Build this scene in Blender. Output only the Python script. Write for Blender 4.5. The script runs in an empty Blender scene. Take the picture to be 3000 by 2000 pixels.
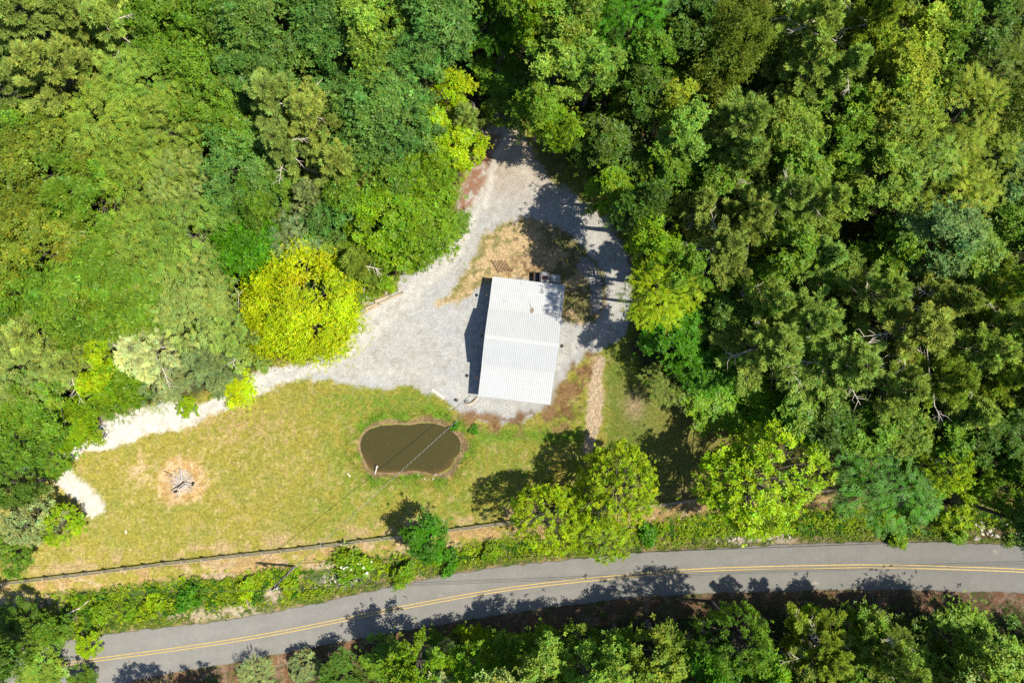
import bpy, math, random
import numpy as np
from mathutils import Vector

S = bpy.context.scene
COL = S.collection
PI = math.pi
H = 80.0          # flying height of the camera
K = 25.0          # photograph pixels per metre on the ground

# ------------------------------------------------------------------ camera
cam = bpy.data.cameras.new('camera'); cam.lens = 24; cam.sensor_width = 36; cam.clip_end = 2000
co = bpy.data.objects.new('camera', cam); COL.objects.link(co)
co.location = (0, 0, H); co.rotation_euler = (0, 0, 0)
S.camera = co

# ------------------------------------------------------------------ light
SUN_EL = math.radians(59.6)
SUN_AZ = math.radians(-6.0)      # the sun stands to the right of the picture
sd = Vector((math.cos(SUN_EL)*math.cos(SUN_AZ), math.cos(SUN_EL)*math.sin(SUN_AZ), math.sin(SUN_EL)))
sl = bpy.data.lights.new('sun', 'SUN'); sl.energy = 5.0; sl.angle = math.radians(0.53); sl.color = (1.0, 0.93, 0.79)
so = bpy.data.objects.new('sun', sl); COL.objects.link(so)
so.rotation_euler = sd.to_track_quat('Z', 'Y').to_euler(); so.location = (60, 0, 100)
W = bpy.data.worlds.new('World'); S.world = W; W.use_nodes = True
nt = W.node_tree; bg = nt.nodes['Background']
sky = nt.nodes.new('ShaderNodeTexSky'); sky.sky_type = 'NISHITA'; sky.sun_disc = False
sky.sun_elevation = SUN_EL; sky.sun_rotation = math.radians(90) - SUN_AZ
sky.altitude = 400; sky.ozone_density = 3.0
nt.links.new(sky.outputs[0], bg.inputs[0]); bg.inputs[1].default_value = 0.10
S.view_settings.view_transform = 'Standard'; S.view_settings.look = 'None'
S.view_settings.exposure = 0.72; S.view_settings.gamma = 1.0; S.view_settings.use_curve_mapping = False
S.render.engine = 'CYCLES'
S.cycles.max_bounces = 6; S.cycles.diffuse_bounces = 3; S.cycles.transmission_bounces = 3; S.cycles.glossy_bounces = 2
S.cycles.use_denoising = False

# ------------------------------------------------------------------ helpers
def wx(px): return (px - 1500.0) / K
def wy(py): return (1000.0 - py) / K
def pt(px, py, h=0.0):
    k = (H - h) / H
    return ((px - 1500.0) / K * k, (1000.0 - py) / K * k)

def setp(o, label=None, cat=None, group=None, kind=None):
    if label: o['label'] = label
    if cat: o['category'] = cat
    if group: o['group'] = group
    if kind: o['kind'] = kind
    return o
def link(name, me, parent=None, loc=None):
    o = bpy.data.objects.new(name, me); COL.objects.link(o)
    if parent is not None: o.parent = parent
    if loc is not None: o.location = loc
    return o
def empty(name, loc, rz=0.0, **kw):
    o = bpy.data.objects.new(name, None); COL.objects.link(o)
    o.location = loc; o.rotation_euler = (0, 0, rz); o.empty_display_size = 0.5
    return setp(o, **kw)

def np_mesh(name, V, F, mat, col=None, smooth=False, attr='tint'):
    """V (n,3); F a list of (m,k) index arrays; col (n,3) per vertex"""
    V = np.asarray(V, np.float32).reshape(-1, 3)
    if not isinstance(F, (list, tuple)): F = [F]
    F = [np.asarray(f, np.int32) for f in F if len(f)]
    me = bpy.data.meshes.new(name)
    me.vertices.add(len(V)); me.vertices.foreach_set('co', V.ravel())
    nl = sum(f.size for f in F); npoly = sum(len(f) for f in F)
    me.loops.add(nl); me.polygons.add(npoly)
    me.loops.foreach_set('vertex_index', np.concatenate([f.ravel() for f in F]))
    tot = np.concatenate([np.full(len(f), f.shape[1], np.int32) for f in F])
    st = np.concatenate([[0], np.cumsum(tot)[:-1]]).astype(np.int32)
    me.polygons.foreach_set('loop_start', st)
    if smooth: me.polygons.foreach_set('use_smooth', np.ones(npoly, bool))
    if col is not None:
        a = me.attributes.new(attr, 'FLOAT_COLOR', 'POINT')
        c = np.ones((len(V), 4), np.float32); c[:, :3] = col
        a.data.foreach_set('color', c.ravel())
    if mat: me.materials.append(mat)
    me.update(); me.validate()
    return me

class MB:
    """collects boxes, tubes and prisms into one mesh"""
    def __init__(s): s.v = []; s.f = []
    def add(s, vs, fs):
        b = len(s.v); s.v += [tuple(map(float, v)) for v in vs]; s.f += [tuple(b + i for i in f) for f in fs]
    def box(s, c, d, R=None):
        x, y, z = d[0]/2, d[1]/2, d[2]/2
        vs = [Vector((sx*x, sy*y, sz*z)) for sz in (-1, 1) for sx, sy in ((-1,-1),(1,-1),(1,1),(-1,1))]
        if R is not None: vs = [R @ v for v in vs]
        s.add([v + Vector(c) for v in vs], [(3,2,1,0),(4,5,6,7),(0,1,5,4),(1,2,6,5),(2,3,7,6),(3,0,4,7)])
    def tube(s, P, r, n=8, cap=True):
        P = [Vector(p) for p in P]
        rs = r if isinstance(r, (list, tuple)) else [r]*len(P)
        b = len(s.v)
        for i, p in enumerate(P):
            t = (P[min(i+1, len(P)-1)] - P[max(i-1, 0)]).normalized()
            a = Vector((0,0,1)) if abs(t.z) < .9 else Vector((1,0,0))
            u = t.cross(a).normalized(); w = t.cross(u)
            for k in range(n):
                q = 2*PI*k/n
                s.v.append(tuple(p + (u*math.cos(q) + w*math.sin(q))*rs[i]))
        for i in range(len(P)-1):
            for k in range(n):
                k2 = (k+1) % n
                s.f.append((b+i*n+k, b+i*n+k2, b+(i+1)*n+k2, b+(i+1)*n+k))
        if cap:
            s.f.append(tuple(b+k for k in range(n)))
            s.f.append(tuple(b+(len(P)-1)*n+k for k in reversed(range(n))))
    def lathe(s, prof, c=(0,0,0), n=20):
        b = len(s.v)
        for r, z in prof:
            for k in range(n):
                q = 2*PI*k/n; s.v.append((c[0]+r*math.cos(q), c[1]+r*math.sin(q), c[2]+z))
        for i in range(len(prof)-1):
            for k in range(n):
                k2 = (k+1) % n
                s.f.append((b+i*n+k, b+i*n+k2, b+(i+1)*n+k2, b+(i+1)*n+k))
    def prism(s, poly, z0, z1):
        n = len(poly)
        s.add([(x,y,z0) for x,y in poly]+[(x,y,z1) for x,y in poly],
              [tuple(reversed(range(n))), tuple(range(n,2*n))]+[(i,(i+1)%n,n+(i+1)%n,n+i) for i in range(n)])
    def mesh(s, name, mat, smooth=False, bevel=0):
        me = bpy.data.meshes.new(name); me.from_pydata(s.v, [], s.f); me.materials.append(mat)
        if smooth:
            me.polygons.foreach_set('use_smooth', np.ones(len(me.polygons), bool))
        if bevel:
            import bmesh
            bm = bmesh.new(); bm.from_mesh(me)
            bmesh.ops.bevel(bm, geom=bm.edges[:], offset=bevel, segments=2, affect='EDGES', clamp_overlap=True)
            bm.to_mesh(me); bm.free()
        me.update(); return me
    def build(s, name, mat, parent=None, **k): return link(name, s.mesh(name, mat, **k), parent)

def lattice(x, y, seed):
    x0 = np.floor(x).astype(np.int64); y0 = np.floor(y).astype(np.int64)
    fx = x - x0; fy = y - y0; fx = fx*fx*(3-2*fx); fy = fy*fy*(3-2*fy)
    def h(a, b):
        n = (a*374761393 + b*668265263 + seed*1442695041) & 0x7fffffff
        n = ((n ^ (n >> 13))*1274126177) & 0x7fffffff
        n = n ^ (n >> 16)
        return (n & 0xffff) / 65535.0
    return (h(x0,y0)*(1-fx)+h(x0+1,y0)*fx)*(1-fy) + (h(x0,y0+1)*(1-fx)+h(x0+1,y0+1)*fx)*fy
def fbm(x, y, size, seed, octv=3):
    t = 0; a = 1; s = 0
    for i in range(octv):
        t = t + a*lattice(x/size*2**i + 31.7*i, y/size*2**i - 17.3*i, seed+i*7); s += a; a *= .55
    return t/s
def sst(a, b, x):
    t = np.clip((x-a)/(b-a), 0, 1); return t*t*(3-2*t)
def sdf(px, py, poly):
    """signed distance to a polygon in photograph pixels, negative inside"""
    d = np.full(px.shape, 1e9); ins = np.zeros(px.shape, bool); n = len(poly)
    for i in range(n):
        ax, ay = poly[i]; bx, by = poly[(i+1) % n]
        ex, ey = bx-ax, by-ay; vx, vy = px-ax, py-ay
        t = np.clip((vx*ex+vy*ey)/max(ex*ex+ey*ey, 1e-9), 0, 1)
        d = np.minimum(d, (vx-ex*t)**2 + (vy-ey*t)**2)
        c = (ay > py) != (by > py)
        if ey != 0: ins ^= c & (px < ex*(py-ay)/ey + ax)
    d = np.sqrt(d); return np.where(ins, -d, d)
def interp(px, pts):
    return np.interp(px, [p[0] for p in pts], [p[1] for p in pts])

# ------------------------------------------------------------------ materials
def mat(name, base, rough=.8, spec=.3, metal=0.0, noise=0.0, nscale=8.0, bump=0.0, bscale=30.0, attr=None, objcol=False,
        speck=0.0, sscale=9.0, dr=0.0, stretch=None):
    m = bpy.data.materials.new(name); m.use_nodes = True
    n = m.node_tree.nodes; l = m.node_tree.links; b = n['Principled BSDF']
    b.inputs['Roughness'].default_value = rough; b.inputs['Specular IOR Level'].default_value = spec
    b.inputs['Metallic'].default_value = metal
    if 'Diffuse Roughness' in b.inputs: b.inputs['Diffuse Roughness'].default_value = dr
    def mul(a, bb):
        x = n.new('ShaderNodeMix'); x.data_type = 'RGBA'; x.blend_type = 'MULTIPLY'; x.inputs[0].default_value = 1
        l.new(a, x.inputs[6]); l.new(bb, x.inputs[7]); return x.outputs[2]
    if attr:
        a = n.new('ShaderNodeAttribute'); a.attribute_name = attr; cur = a.outputs['Color']
    else:
        a = n.new('ShaderNodeRGB'); a.outputs[0].default_value = (*base, 1); cur = a.outputs[0]
    if objcol:
        o = n.new('ShaderNodeObjectInfo'); cur = mul(cur, o.outputs['Color'])
    tc = n.new('ShaderNodeTexCoord'); vec = tc.outputs['Object']
    if stretch:
        mp = n.new('ShaderNodeMapping'); mp.inputs['Scale'].default_value = stretch; l.new(vec, mp.inputs[0]); vec = mp.outputs[0]
    def ramp(fac, lo, hi):
        r = n.new('ShaderNodeMapRange'); r.inputs[1].default_value = .25; r.inputs[2].default_value = .75
        r.inputs[3].default_value = lo; r.inputs[4].default_value = hi; l.new(fac, r.inputs[0]); return r.outputs[0]
    if noise:
        t = n.new('ShaderNodeTexNoise'); t.inputs['Scale'].default_value = nscale; t.inputs['Detail'].default_value = 8
        t.inputs['Roughness'].default_value = .7; l.new(vec, t.inputs['Vector'])
        cur = mul(cur, ramp(t.outputs['Fac'], 1-noise, 1+noise))
    if speck:
        v = n.new('ShaderNodeTexVoronoi'); v.inputs['Scale'].default_value = sscale; l.new(vec, v.inputs['Vector'])
        g = n.new('ShaderNodeSeparateColor'); l.new(v.outputs['Color'], g.inputs[0])
        r = n.new('ShaderNodeMapRange'); r.inputs[3].default_value = 1-speck; r.inputs[4].default_value = 1+speck
        l.new(g.outputs[0], r.inputs[0]); cur = mul(cur, r.outputs[0])
    l.new(cur, b.inputs['Base Color'])
    if bump:
        t = n.new('ShaderNodeTexNoise'); t.inputs['Scale'].default_value = bscale; t.inputs['Detail'].default_value = 6
        l.new(vec, t.inputs['Vector'])
        bp = n.new('ShaderNodeBump'); bp.inputs['Strength'].default_value = 1; bp.inputs['Distance'].default_value = bump
        l.new(t.outputs['Fac'], bp.inputs['Height']); l.new(bp.outputs[0], b.inputs['Normal'])
    return m

def leafmat(name, objcol=True, trans=.3, rough=.45, spec=.2):
    m = bpy.data.materials.new(name); m.use_nodes = True
    n = m.node_tree.nodes; l = m.node_tree.links; b = n['Principled BSDF']; out = n['Material Output']
    a = n.new('ShaderNodeAttribute'); a.attribute_name = 'tint'; cur = a.outputs['Color']
    if objcol:
        o = n.new('ShaderNodeObjectInfo'); x = n.new('ShaderNodeMix'); x.data_type = 'RGBA'; x.blend_type = 'MULTIPLY'
        x.inputs[0].default_value = 1; l.new(cur, x.inputs[6]); l.new(o.outputs['Color'], x.inputs[7]); cur = x.outputs[2]
    b.inputs['Roughness'].default_value = rough; b.inputs['Specular IOR Level'].default_value = spec
    l.new(cur, b.inputs['Base Color'])
    t = n.new('ShaderNodeBsdfTranslucent')
    y = n.new('ShaderNodeMix'); y.data_type = 'RGBA'; y.blend_type = 'MULTIPLY'; y.inputs[0].default_value = 1
    l.new(cur, y.inputs[6]); y.inputs[7].default_value = (1.3, 1.25, .4, 1); l.new(y.outputs[2], t.inputs[0])
    mx = n.new('ShaderNodeMixShader'); mx.inputs[0].default_value = trans
    l.new(b.outputs[0], mx.inputs[1]); l.new(t.outputs[0], mx.inputs[2]); l.new(mx.outputs[0], out.inputs[0])
    return m

M_ground = mat('ground_soil', (1,1,1), .95, .1, attr='tint', noise=.42, nscale=2.6, bump=.10, bscale=7, speck=.22, sscale=7, dr=1.0)
M_gravel = mat('gravel', (1,1,1), .95, .15, attr='tint', noise=.12, nscale=1.2, bump=.014, bscale=30, speck=.22, sscale=13, dr=1.0)
M_asphalt = mat('asphalt', (1,1,1), .9, .25, attr='tint', noise=.10, nscale=1.2, bump=.006, bscale=60, speck=.10, sscale=14, dr=.6)
M_paint = mat('road_paint', (.43,.30,.085), .7, .3, noise=.4, nscale=5)
M_leaf = leafmat('leaves'); M_needle = leafmat('needles', trans=.38, rough=.55, spec=.12)
M_weed = leafmat('weeds', objcol=False, trans=.25)
M_bark = mat('bark', (.105,.092,.075), .9, .2, noise=.5, nscale=5, bump=.03, bscale=20)
M_dead = mat('dead_wood', (.47,.42,.36), .9, .2, noise=.3, nscale=6)
M_roof = mat('white_metal_roof', (.385,.40,.41), .42, .4, noise=.05, nscale=.8)
M_trim = mat('white_trim', (.42,.43,.43), .5, .4)
M_wall = mat('grey_metal_siding', (.28,.29,.30), .5, .4, noise=.06, nscale=2)
M_door = mat('white_door', (.5,.5,.49), .5, .4)
M_black = mat('black_metal', (.02,.02,.022), .4, .5)
M_glass = mat('dark_glass', (.02,.025,.03), .08, .6)
M_lampin = mat('lamp_enamel', (.62,.62,.6), .3, .5)
M_plastic = mat('white_plastic', (.40,.42,.42), .45, .4, noise=.12, nscale=3)
M_rust = mat('rusty_red', (.13,.03,.02), .8, .2, noise=.4, nscale=9)
M_rusty = mat('rusty_steel', (.09,.055,.035), .8, .3, noise=.4, nscale=9)
M_yel = mat('worn_yellow_paint', (.48,.28,.04), .6, .3, noise=.3, nscale=6)
M_fence = mat('weathered_fence_wood', (.36,.32,.265), .9, .15, noise=.35, nscale=5, stretch=(1,6,6))
M_timber = mat('pale_timber', (.42,.34,.24), .9, .15, noise=.3, nscale=5)
M_board = mat('bleached_board', (.50,.45,.38), .9, .15, noise=.2, nscale=5)
M_log = mat('ashy_log', (.34,.32,.30), .95, .1, noise=.45, nscale=5)
M_char = mat('charred_log', (.035,.032,.03), .95, .1, noise=.5, nscale=6)
M_rock = mat('rock', (.33,.305,.27), .9, .2, noise=.35, nscale=3, bump=.03, bscale=10, objcol=True)
M_water = mat('muddy_water', (1,1,1), .07, .5, attr='tint', bump=.004, bscale=4)
M_tarp = mat('tan_canvas', (.40,.33,.26), .8, .2, noise=.2, nscale=6)
M_wire = mat('bare_wire', (.45,.45,.45), .5, .5)
M_wireb = mat('black_wire', (.03,.03,.03), .6, .3)
M_pole = mat('creosoted_pole', (.12,.10,.085), .9, .2, noise=.3, nscale=6)
M_petal = mat('white_petals', (.6,.58,.46), .8, .2)
M_brownleaf = mat('dry_brown_leaf', (.17,.09,.035), .8, .2, noise=.3, nscale=9)

# ------------------------------------------------------------------ the plan of the place, in photograph pixels
DRIVE = [(-300,1400),(0,1387),(60,1376),(160,1358),(240,1332),(319,1313),(399,1287),(478,1258),(548,1242),(618,1214),(700,1180),(765,1150),(850,1125),(944,1112),(1059,1127),(1148,1135),(1230,1138),(1290,1165),(1330,1195),(1370,1225),(1450,1240),(1540,1225),(1610,1195),(1650,1130),(1690,1060),(1720,1035),(1760,1015),(1820,985),(1850,930),(1850,830),(1835,740),(1790,660),(1720,600),(1660,565),(1600,520),(1560,450),(1530,400),(1520,340),(1520,240),(1508,180),(1470,150),(1456,190),(1460,240),(1440,340),(1400,400),(1375,480),(1350,560),(1335,620),(1310,690),(1260,745),(1190,800),(1150,850),(1050,925),(1010,960),(960,1040),(880,1070),(765,1080),(618,1180),(510,1180),(414,1196),(344,1212),(280,1240),(240,1290),(150,1340),(60,1350),(0,1360),(-300,1370)]
SPUR = [(150,1360),(190,1372),(262,1425),(290,1462),(303,1482),(258,1515),(215,1455),(165,1415),(140,1390)]
ISLAND = [(1440,663),(1490,645),(1545,642),(1620,660),(1680,690),(1730,740),(1768,800),(1775,880),(1745,935),(1680,950),(1640,930),(1640,835),(1500,815),(1440,832),(1400,856),(1340,882),(1275,893),(1300,865),(1350,815),(1400,745),(1412,700)]
STONES_N = [(1700,770),(1730,755),(1755,790),(1762,850),(1755,905),(1730,908),(1722,850)]
STONES_S = [(1735,1040),(1760,1045),(1768,1150),(1752,1240),(1738,1320),(1703,1320),(1712,1240),(1722,1150),(1728,1090)]
LITTER = [(1350,1220),(1420,1215),(1450,1222),(1600,1205),(1640,1160),(1690,1060),(1745,1030),(1738,1080),(1715,1150),(1690,1210),(1640,1258),(1560,1265),(1450,1258),(1380,1250)]
REDEDGE = [(1425,390),(1465,400),(1450,440),(1420,520),(1375,610),(1335,625),(1370,520),(1400,430)]
CLEAR = [(-400,1400),(0,1375),(150,1350),(250,1290),(330,1205),(480,1172),(620,1145),(760,1080),(900,1030),(1010,945),(1050,900),(1110,845),(1190,795),(1260,735),(1310,680),(1330,640),(1340,560),(1365,470),(1400,390),(1435,350),(1445,230),(1470,140),(1520,180),(1535,240),(1540,330),(1620,400),(1700,470),(1780,560),(1840,650),(1870,760),(1880,850),(1870,950),(1840,1010),(1890,1090),(2000,1160),(2200,1190),(2400,1220),(2500,1300),(2700,1400),(3100,1420),(3600,1440),(3600,1800),(3100,1790),(2200,1790),(1600,1840),(1200,1905),(900,1985),(600,2060),(-400,2300)]
POND_C5 = [(1100,470),(1125,390),(1185,330),(1300,295),(1450,283),(1560,290),(1680,268),(1800,276),(1900,305),(1965,350),(2022,400),(2048,470),(2035,560),(1980,620),(1955,690),(1880,735),(1790,765),(1700,740),(1600,728),(1480,742),(1350,748),(1250,740),(1180,700),(1130,600),(1105,530)]
POND = [(700+x/3.136, 1150+y/3.136) for x, y in POND_C5]
ROAD_UP = [(-700,1955),(-200,1925),(100,1890),(281,1863),(367,1849),(542,1832),(638,1819),(750,1801),(900,1774),(1148,1716),(1300,1685),(1467,1658),(1671,1639),(1878,1617),(2150,1604),(2330,1592),(2559,1586),(2789,1588),(3000,1596),(3600,1640)]
ROAD_MID = [(-700,2040),(-200,2005),(100,1960),(207,1942),(319,1926),(462,1908),(606,1887),(750,1865),(931,1830),(1100,1794),(1275,1760),(1467,1726),(1658,1703),(1850,1684),(2040,1668),(2250,1662),(2444,1658),(2559,1657),(2674,1659),(2865,1665),(3000,1670),(3600,1712)]
ROAD_LO = [(-700,2125),(-200,2090),(100,2040),(300,2010),(478,1975),(587,1953),(670,1945),(850,1908),(1000,1878),(1298,1827),(1480,1797),(1663,1772),(1820,1753),(1978,1740),(2169,1734),(2444,1727),(2674,1728),(2980,1735),(3600,1784)]
FENCE = [(-260,1734),(0,1704),(268,1672),(494,1643),(700,1620),(860,1603),(977,1588),(1172,1565),(1300,1549),(1450,1529),(1521,1520),(1700,1500),(1910,1475),(2054,1456),(2200,1444),(2364,1432),(2460,1428),(2620,1424)]

TRACK = [(300,1270),(480,1215),(640,1185),(860,1095),(1040,1000),(1190,880),(1330,730),(1410,580),(1440,470),(1480,350),(1480,150)]
def warp(px, py):
    a = fbm(px, py, 70, 11) - .5; b = fbm(px, py, 70, 23) - .5
    c = fbm(px, py, 14, 31, 2) - .5; d = fbm(px, py, 14, 47, 2) - .5
    return px + a*34 + c*13, py + b*34 + d*13

def gz(x, y):
    """height of the ground"""
    x = np.asarray(x, float); y = np.asarray(y, float)
    px = 1500+K*x; py = 1000-K*y
    z = (fbm(px, py, 160, 5) - .5)*.16
    up = interp(px, ROAD_UP); lo = interp(px, ROAD_LO)
    z *= sst(20, 120, np.minimum(np.abs(py-up), np.abs(py-lo)))*np.where((py > up) & (py < lo), 0, 1)
    z = np.where((py > up-14) & (py < lo+14), -.05, z)
    # the red bank south of the road
    z = z + sst(lo+18, lo+150, py)*1.6 + sst(lo+18, lo+80, py)*(fbm(px, py, 40, 77)-.5)*.6
    # ditch in the verge
    fe = interp(px, FENCE); v = np.clip((py-fe-20)/np.maximum(up-fe-40, 20), 0, 1)
    z = z - np.where((py > fe+20) & (py < up-14), np.sin(v*PI)*.45, 0)
    near = (px > 950) & (px < 1450) & (py > 1150) & (py < 1480)
    if np.any(near):
        d = sdf(px[near], py[near], POND)
        zz = z[near]; z = z.copy(); z[near] = zz*sst(-5, 40, d) - .75*(1-sst(-45, 14, d))
    dd = near*0.0
    return z

def gcol(x, y):
    """base colour of the ground and how much of it is gravel"""
    px0 = 1500+K*x; py0 = 1000-K*y
    px, py = warp(px0, py0)
    n1 = fbm(px0, py0, 38, 101); n2 = fbm(px0, py0, 12, 131, 2); n3 = fbm(px0, py0, 150, 151); n4 = fbm(px0, py0, 22, 171); n5 = fbm(px0, py0, 9, 191, 3)*.6+fbm(px0, py0, 45, 193)*.4
    c = np.empty(px.shape+(3,))
    def mix(w, col):
        nonlocal c
        w = np.asarray(w)[..., None]; c = c*(1-w) + np.asarray(col)*w
    c[:] = (.060,.046,.026)
    mix(sst(.5,.7,n1)*.6, (.05,.075,.018))
    mix(sst(.6,.8,n4)*.5, (.12,.08,.045))
    dC = sdf(px, py, CLEAR)
    inC = 1-sst(-14, 14, dC)
    # lawn: olive with green and straw patches
    lawn = np.zeros_like(c); lawn[:] = (.238,.212,.040)
    def mixl(w, col):
        nonlocal lawn
        w = np.asarray(w)[..., None]; lawn = lawn*(1-w) + np.asarray(col)*w
    mixl(sst(.42,.62,n3)*.5, (.192,.196,.034))
    mixl(sst(.50,.66,n1)*.35, (.145,.190,.024))
    east = sst(800, 1050, px0)
    mixl(east*sst(.38,.6,n4)*.6, (.115,.190,.016))
    mixl(sst(.64,.77,n4)*.5, (.34,.26,.11)); mixl(sst(.62,.74,n5)*.6*(1-.5*east), (.40,.32,.15)); mixl((1-east)*sst(.48,.62,n1)*.18, (.25,.215,.075))
    mixl(sst(.62,.78,n2)*.45, (.30,.23,.11))
    fe = interp(px0, FENCE)
    mixl(np.exp(-((py0-fe+22)/22)**2)*sst(.42,.62,n1)*.9, (.34,.25,.13))
    mixl(np.exp(-(((px0-700)/130)**2+((py0-1250)/45)**2))*sst(.4,.6,n2)*.8, (.30,.22,.10))
    # lush darker green grass east of the stone bed
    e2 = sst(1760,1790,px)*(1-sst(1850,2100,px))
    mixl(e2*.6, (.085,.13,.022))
    mixl(sst(1850,2000,px0)*.6, (.165,.14,.045))
    dP = sdf(px, py, POND)
    mixl((1-sst(14, 60, dP))*sst(.40,.56,n1)*.8, (.085,.19,.010))
    mixl(np.exp(-((py0-1275)/22)**2)*sst(1380,1430,px0)*(1-sst(1690,1720,px0))*.8, (.085,.18,.012))
    mixl(np.exp(-(((px0-1100)/180)**2+((py0-1180)/30)**2))*sst(.42,.55,n2)*.7, (.070,.160,.014))
    mixl(1-sst(-2, 12, np.abs(dP-2)-4), (.22,.155,.085))
    mixl(np.exp(-(((px0-1860)/30)**2+((py0-1190)/45)**2))*.8, (.28,.20,.13))
    # burnt circle and tracks in the lawn
    dF = np.hypot(px-532, (py-1412)*1.02)
    mixl((1-sst(58, 88, dF))*.95, (.36,.235,.095))
    mixl(sst(.45,.6,n2)*(1-sst(60,95,dF))*.5, (.44,.35,.22)); mixl((1-sst(18, 46, np.hypot(px-535, py-1418)))*.8, (.40,.36,.31))
    mixl(np.exp(-(((px0-415)/38)**2+((py0-1375)/44)**2))*sst(.44,.58,n2), (.40,.30,.17))
    # strip under the fence, then the verge
    up = interp(px0, ROAD_UP)
    vg = (py0 > fe+6)
    b1 = sst(fe+2, fe+14, py)*(1-sst(fe+55, fe+85, py))
    mixl(b1*sst(.36,.56,n1)*.9, (.32,.215,.10))
    mixl(b1*sst(.55,.7,n4)*.8, (.35,.27,.16))
    b2 = sst(fe+50, fe+85, py)
    mixl(b2, (.060,.090,.018)); mixl(b2*sst(.55,.7,n4), (.20,.16,.075))
    mixl(sst(up-34, up-14, py)*sst(.42,.62,n1), (.22,.17,.09))
    for cx, cy, rx, ry, cc in ((2210,1582,140,14,(.33,.28,.21)),(560,1800,90,22,(.30,.25,.16)),(700,1790,80,24,(.34,.29,.2)),(1000,1700,70,26,(.33,.30,.26)),(2900,1560,110,18,(.16,.10,.06)),(80,1765,110,20,(.33,.26,.18)),(800,1745,40,22,(.36,.3,.22)),(640,1690,60,10,(.32,.25,.17)),(950,1660,60,10,(.34,.28,.2)),(1990,1590,120,14,(.24,.17,.10))):
        mixl(np.exp(-(((px0-cx)/rx)**2+((py0-cy)/ry)**2)**2)*sst(.3,.5,n2), cc)
    # south of the road
    lo = interp(px0, ROAD_LO)
    so_ = sst(lo-6, lo+6, py)
    mixl(so_, (.115,.076,.048)); mixl(so_*sst(.50,.66,n1)*.5, (.24,.115,.058)); mixl(so_*sst(.58,.7,n4)*.6, (.26,.18,.12))
    mixl(so_*sst(.62,.72,n2)*.6, (.06,.09,.02))
    mixl(sst(lo+70, lo+130, py), (.050,.045,.024))
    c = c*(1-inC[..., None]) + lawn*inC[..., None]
    # north-east corner of the clearing under the trees: patchy darker green
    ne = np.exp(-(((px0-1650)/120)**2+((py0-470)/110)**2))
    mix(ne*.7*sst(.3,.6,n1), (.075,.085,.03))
    # gravel
    dD = np.minimum(sdf(px, py, DRIVE), sdf(px, py, SPUR))
    g = 1-sst(-8, 8, dD + (n5-.5)*34)
    gc = np.zeros_like(c); gc[:] = (.345,.350,.346)
    w = (np.exp(-(((px0-880)/330)**2+((py0-1040)/130)**2)))[..., None]
    pale = (1-sst(480, 900, px0))[..., None]                     # hot-spot glare put into the gravel colour where the lane leaves the yard
    gc = gc*(1-pale*.85) + np.array((.50,.475,.425))*pale*.85
    tr = (sst(.45,.6,n3)*.35)[..., None]; gc = gc*(1-tr)+np.array((.34,.32,.275))*tr
    nn = (1-sst(420, 700, py0))[..., None]*.85; gc = gc*(1-nn)+np.array((.34,.27,.19))*nn   # sandy upper lane
    mid = np.exp(-((dD+46)/16)**2)[..., None]*.35; gc = gc*(1-mid)+np.array((.43,.415,.37))*mid
    tk = 1e9
    for a_, b_ in zip(TRACK, TRACK[1:]):
        ex, ey = b_[0]-a_[0], b_[1]-a_[1]; t_ = np.clip(((px-a_[0])*ex+(py-a_[1])*ey)/(ex*ex+ey*ey), 0, 1)
        tk = np.minimum(tk, np.hypot(px-a_[0]-ex*t_, py-a_[1]-ey*t_))
    tk = (np.exp(-((tk-17)/13)**2)*.75*(.6+.8*n1))[..., None]; gc = gc*(1-tk)+np.array((.45,.435,.40))*tk
    bl = (sst(.60,.74,n4)*.25)[..., None]; gc = gc*(1-bl)+np.array((.22,.18,.12))*bl
    c = c*(1-g[..., None]) + gc*g[..., None]
    mix((1-sst(-8,14,sdf(px,py,REDEDGE)))*.9*sst(.25,.5,n2), (.22,.105,.055))
    mix((1-sst(-10,26,sdf(px,py,LITTER)))*sst(.36,.56,n1), (.20,.125,.058))
    mix((1-sst(-10,20,sdf(px,py,LITTER)))*sst(.52,.64,n4)*.8, (.14,.075,.035))
    # island north of the barn
    dI = sdf(px, py, ISLAND); i = 1-sst(-9, 9, dI + (n5-.5)*30)
    mix(i, (.40,.30,.165))
    mix(i*(1-sst(-34,-10,-dI-22))*0, (0,0,0))
    mix(i*(1-sst(6,40,-dI))*sst(.40,.56,n2)*.85*(1-sst(860,900,py0)), (.15,.145,.035))
    mix(i*sst(1540,1640,px0)*sst(.36,.54,n1)*.85, (.12,.12,.04))
    mix(i*sst(.60,.70,n4)*.6, (.11,.13,.03))
    mix(np.exp(-(((px0-1530)/50)**2+((py0-790)/40)**2))*sst(.42,.58,n2)*.9, (.10,.045,.025))
    g = g*(1-i)
    mix(1-sst(-8,5,sdf(px,py,STONES_S)), (.40,.31,.20)); mix(1-sst(-8,5,sdf(px,py,STONES_N)), (.27,.26,.24))
    c = c*(.90+.22*n2[..., None])
    return c, g

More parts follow.
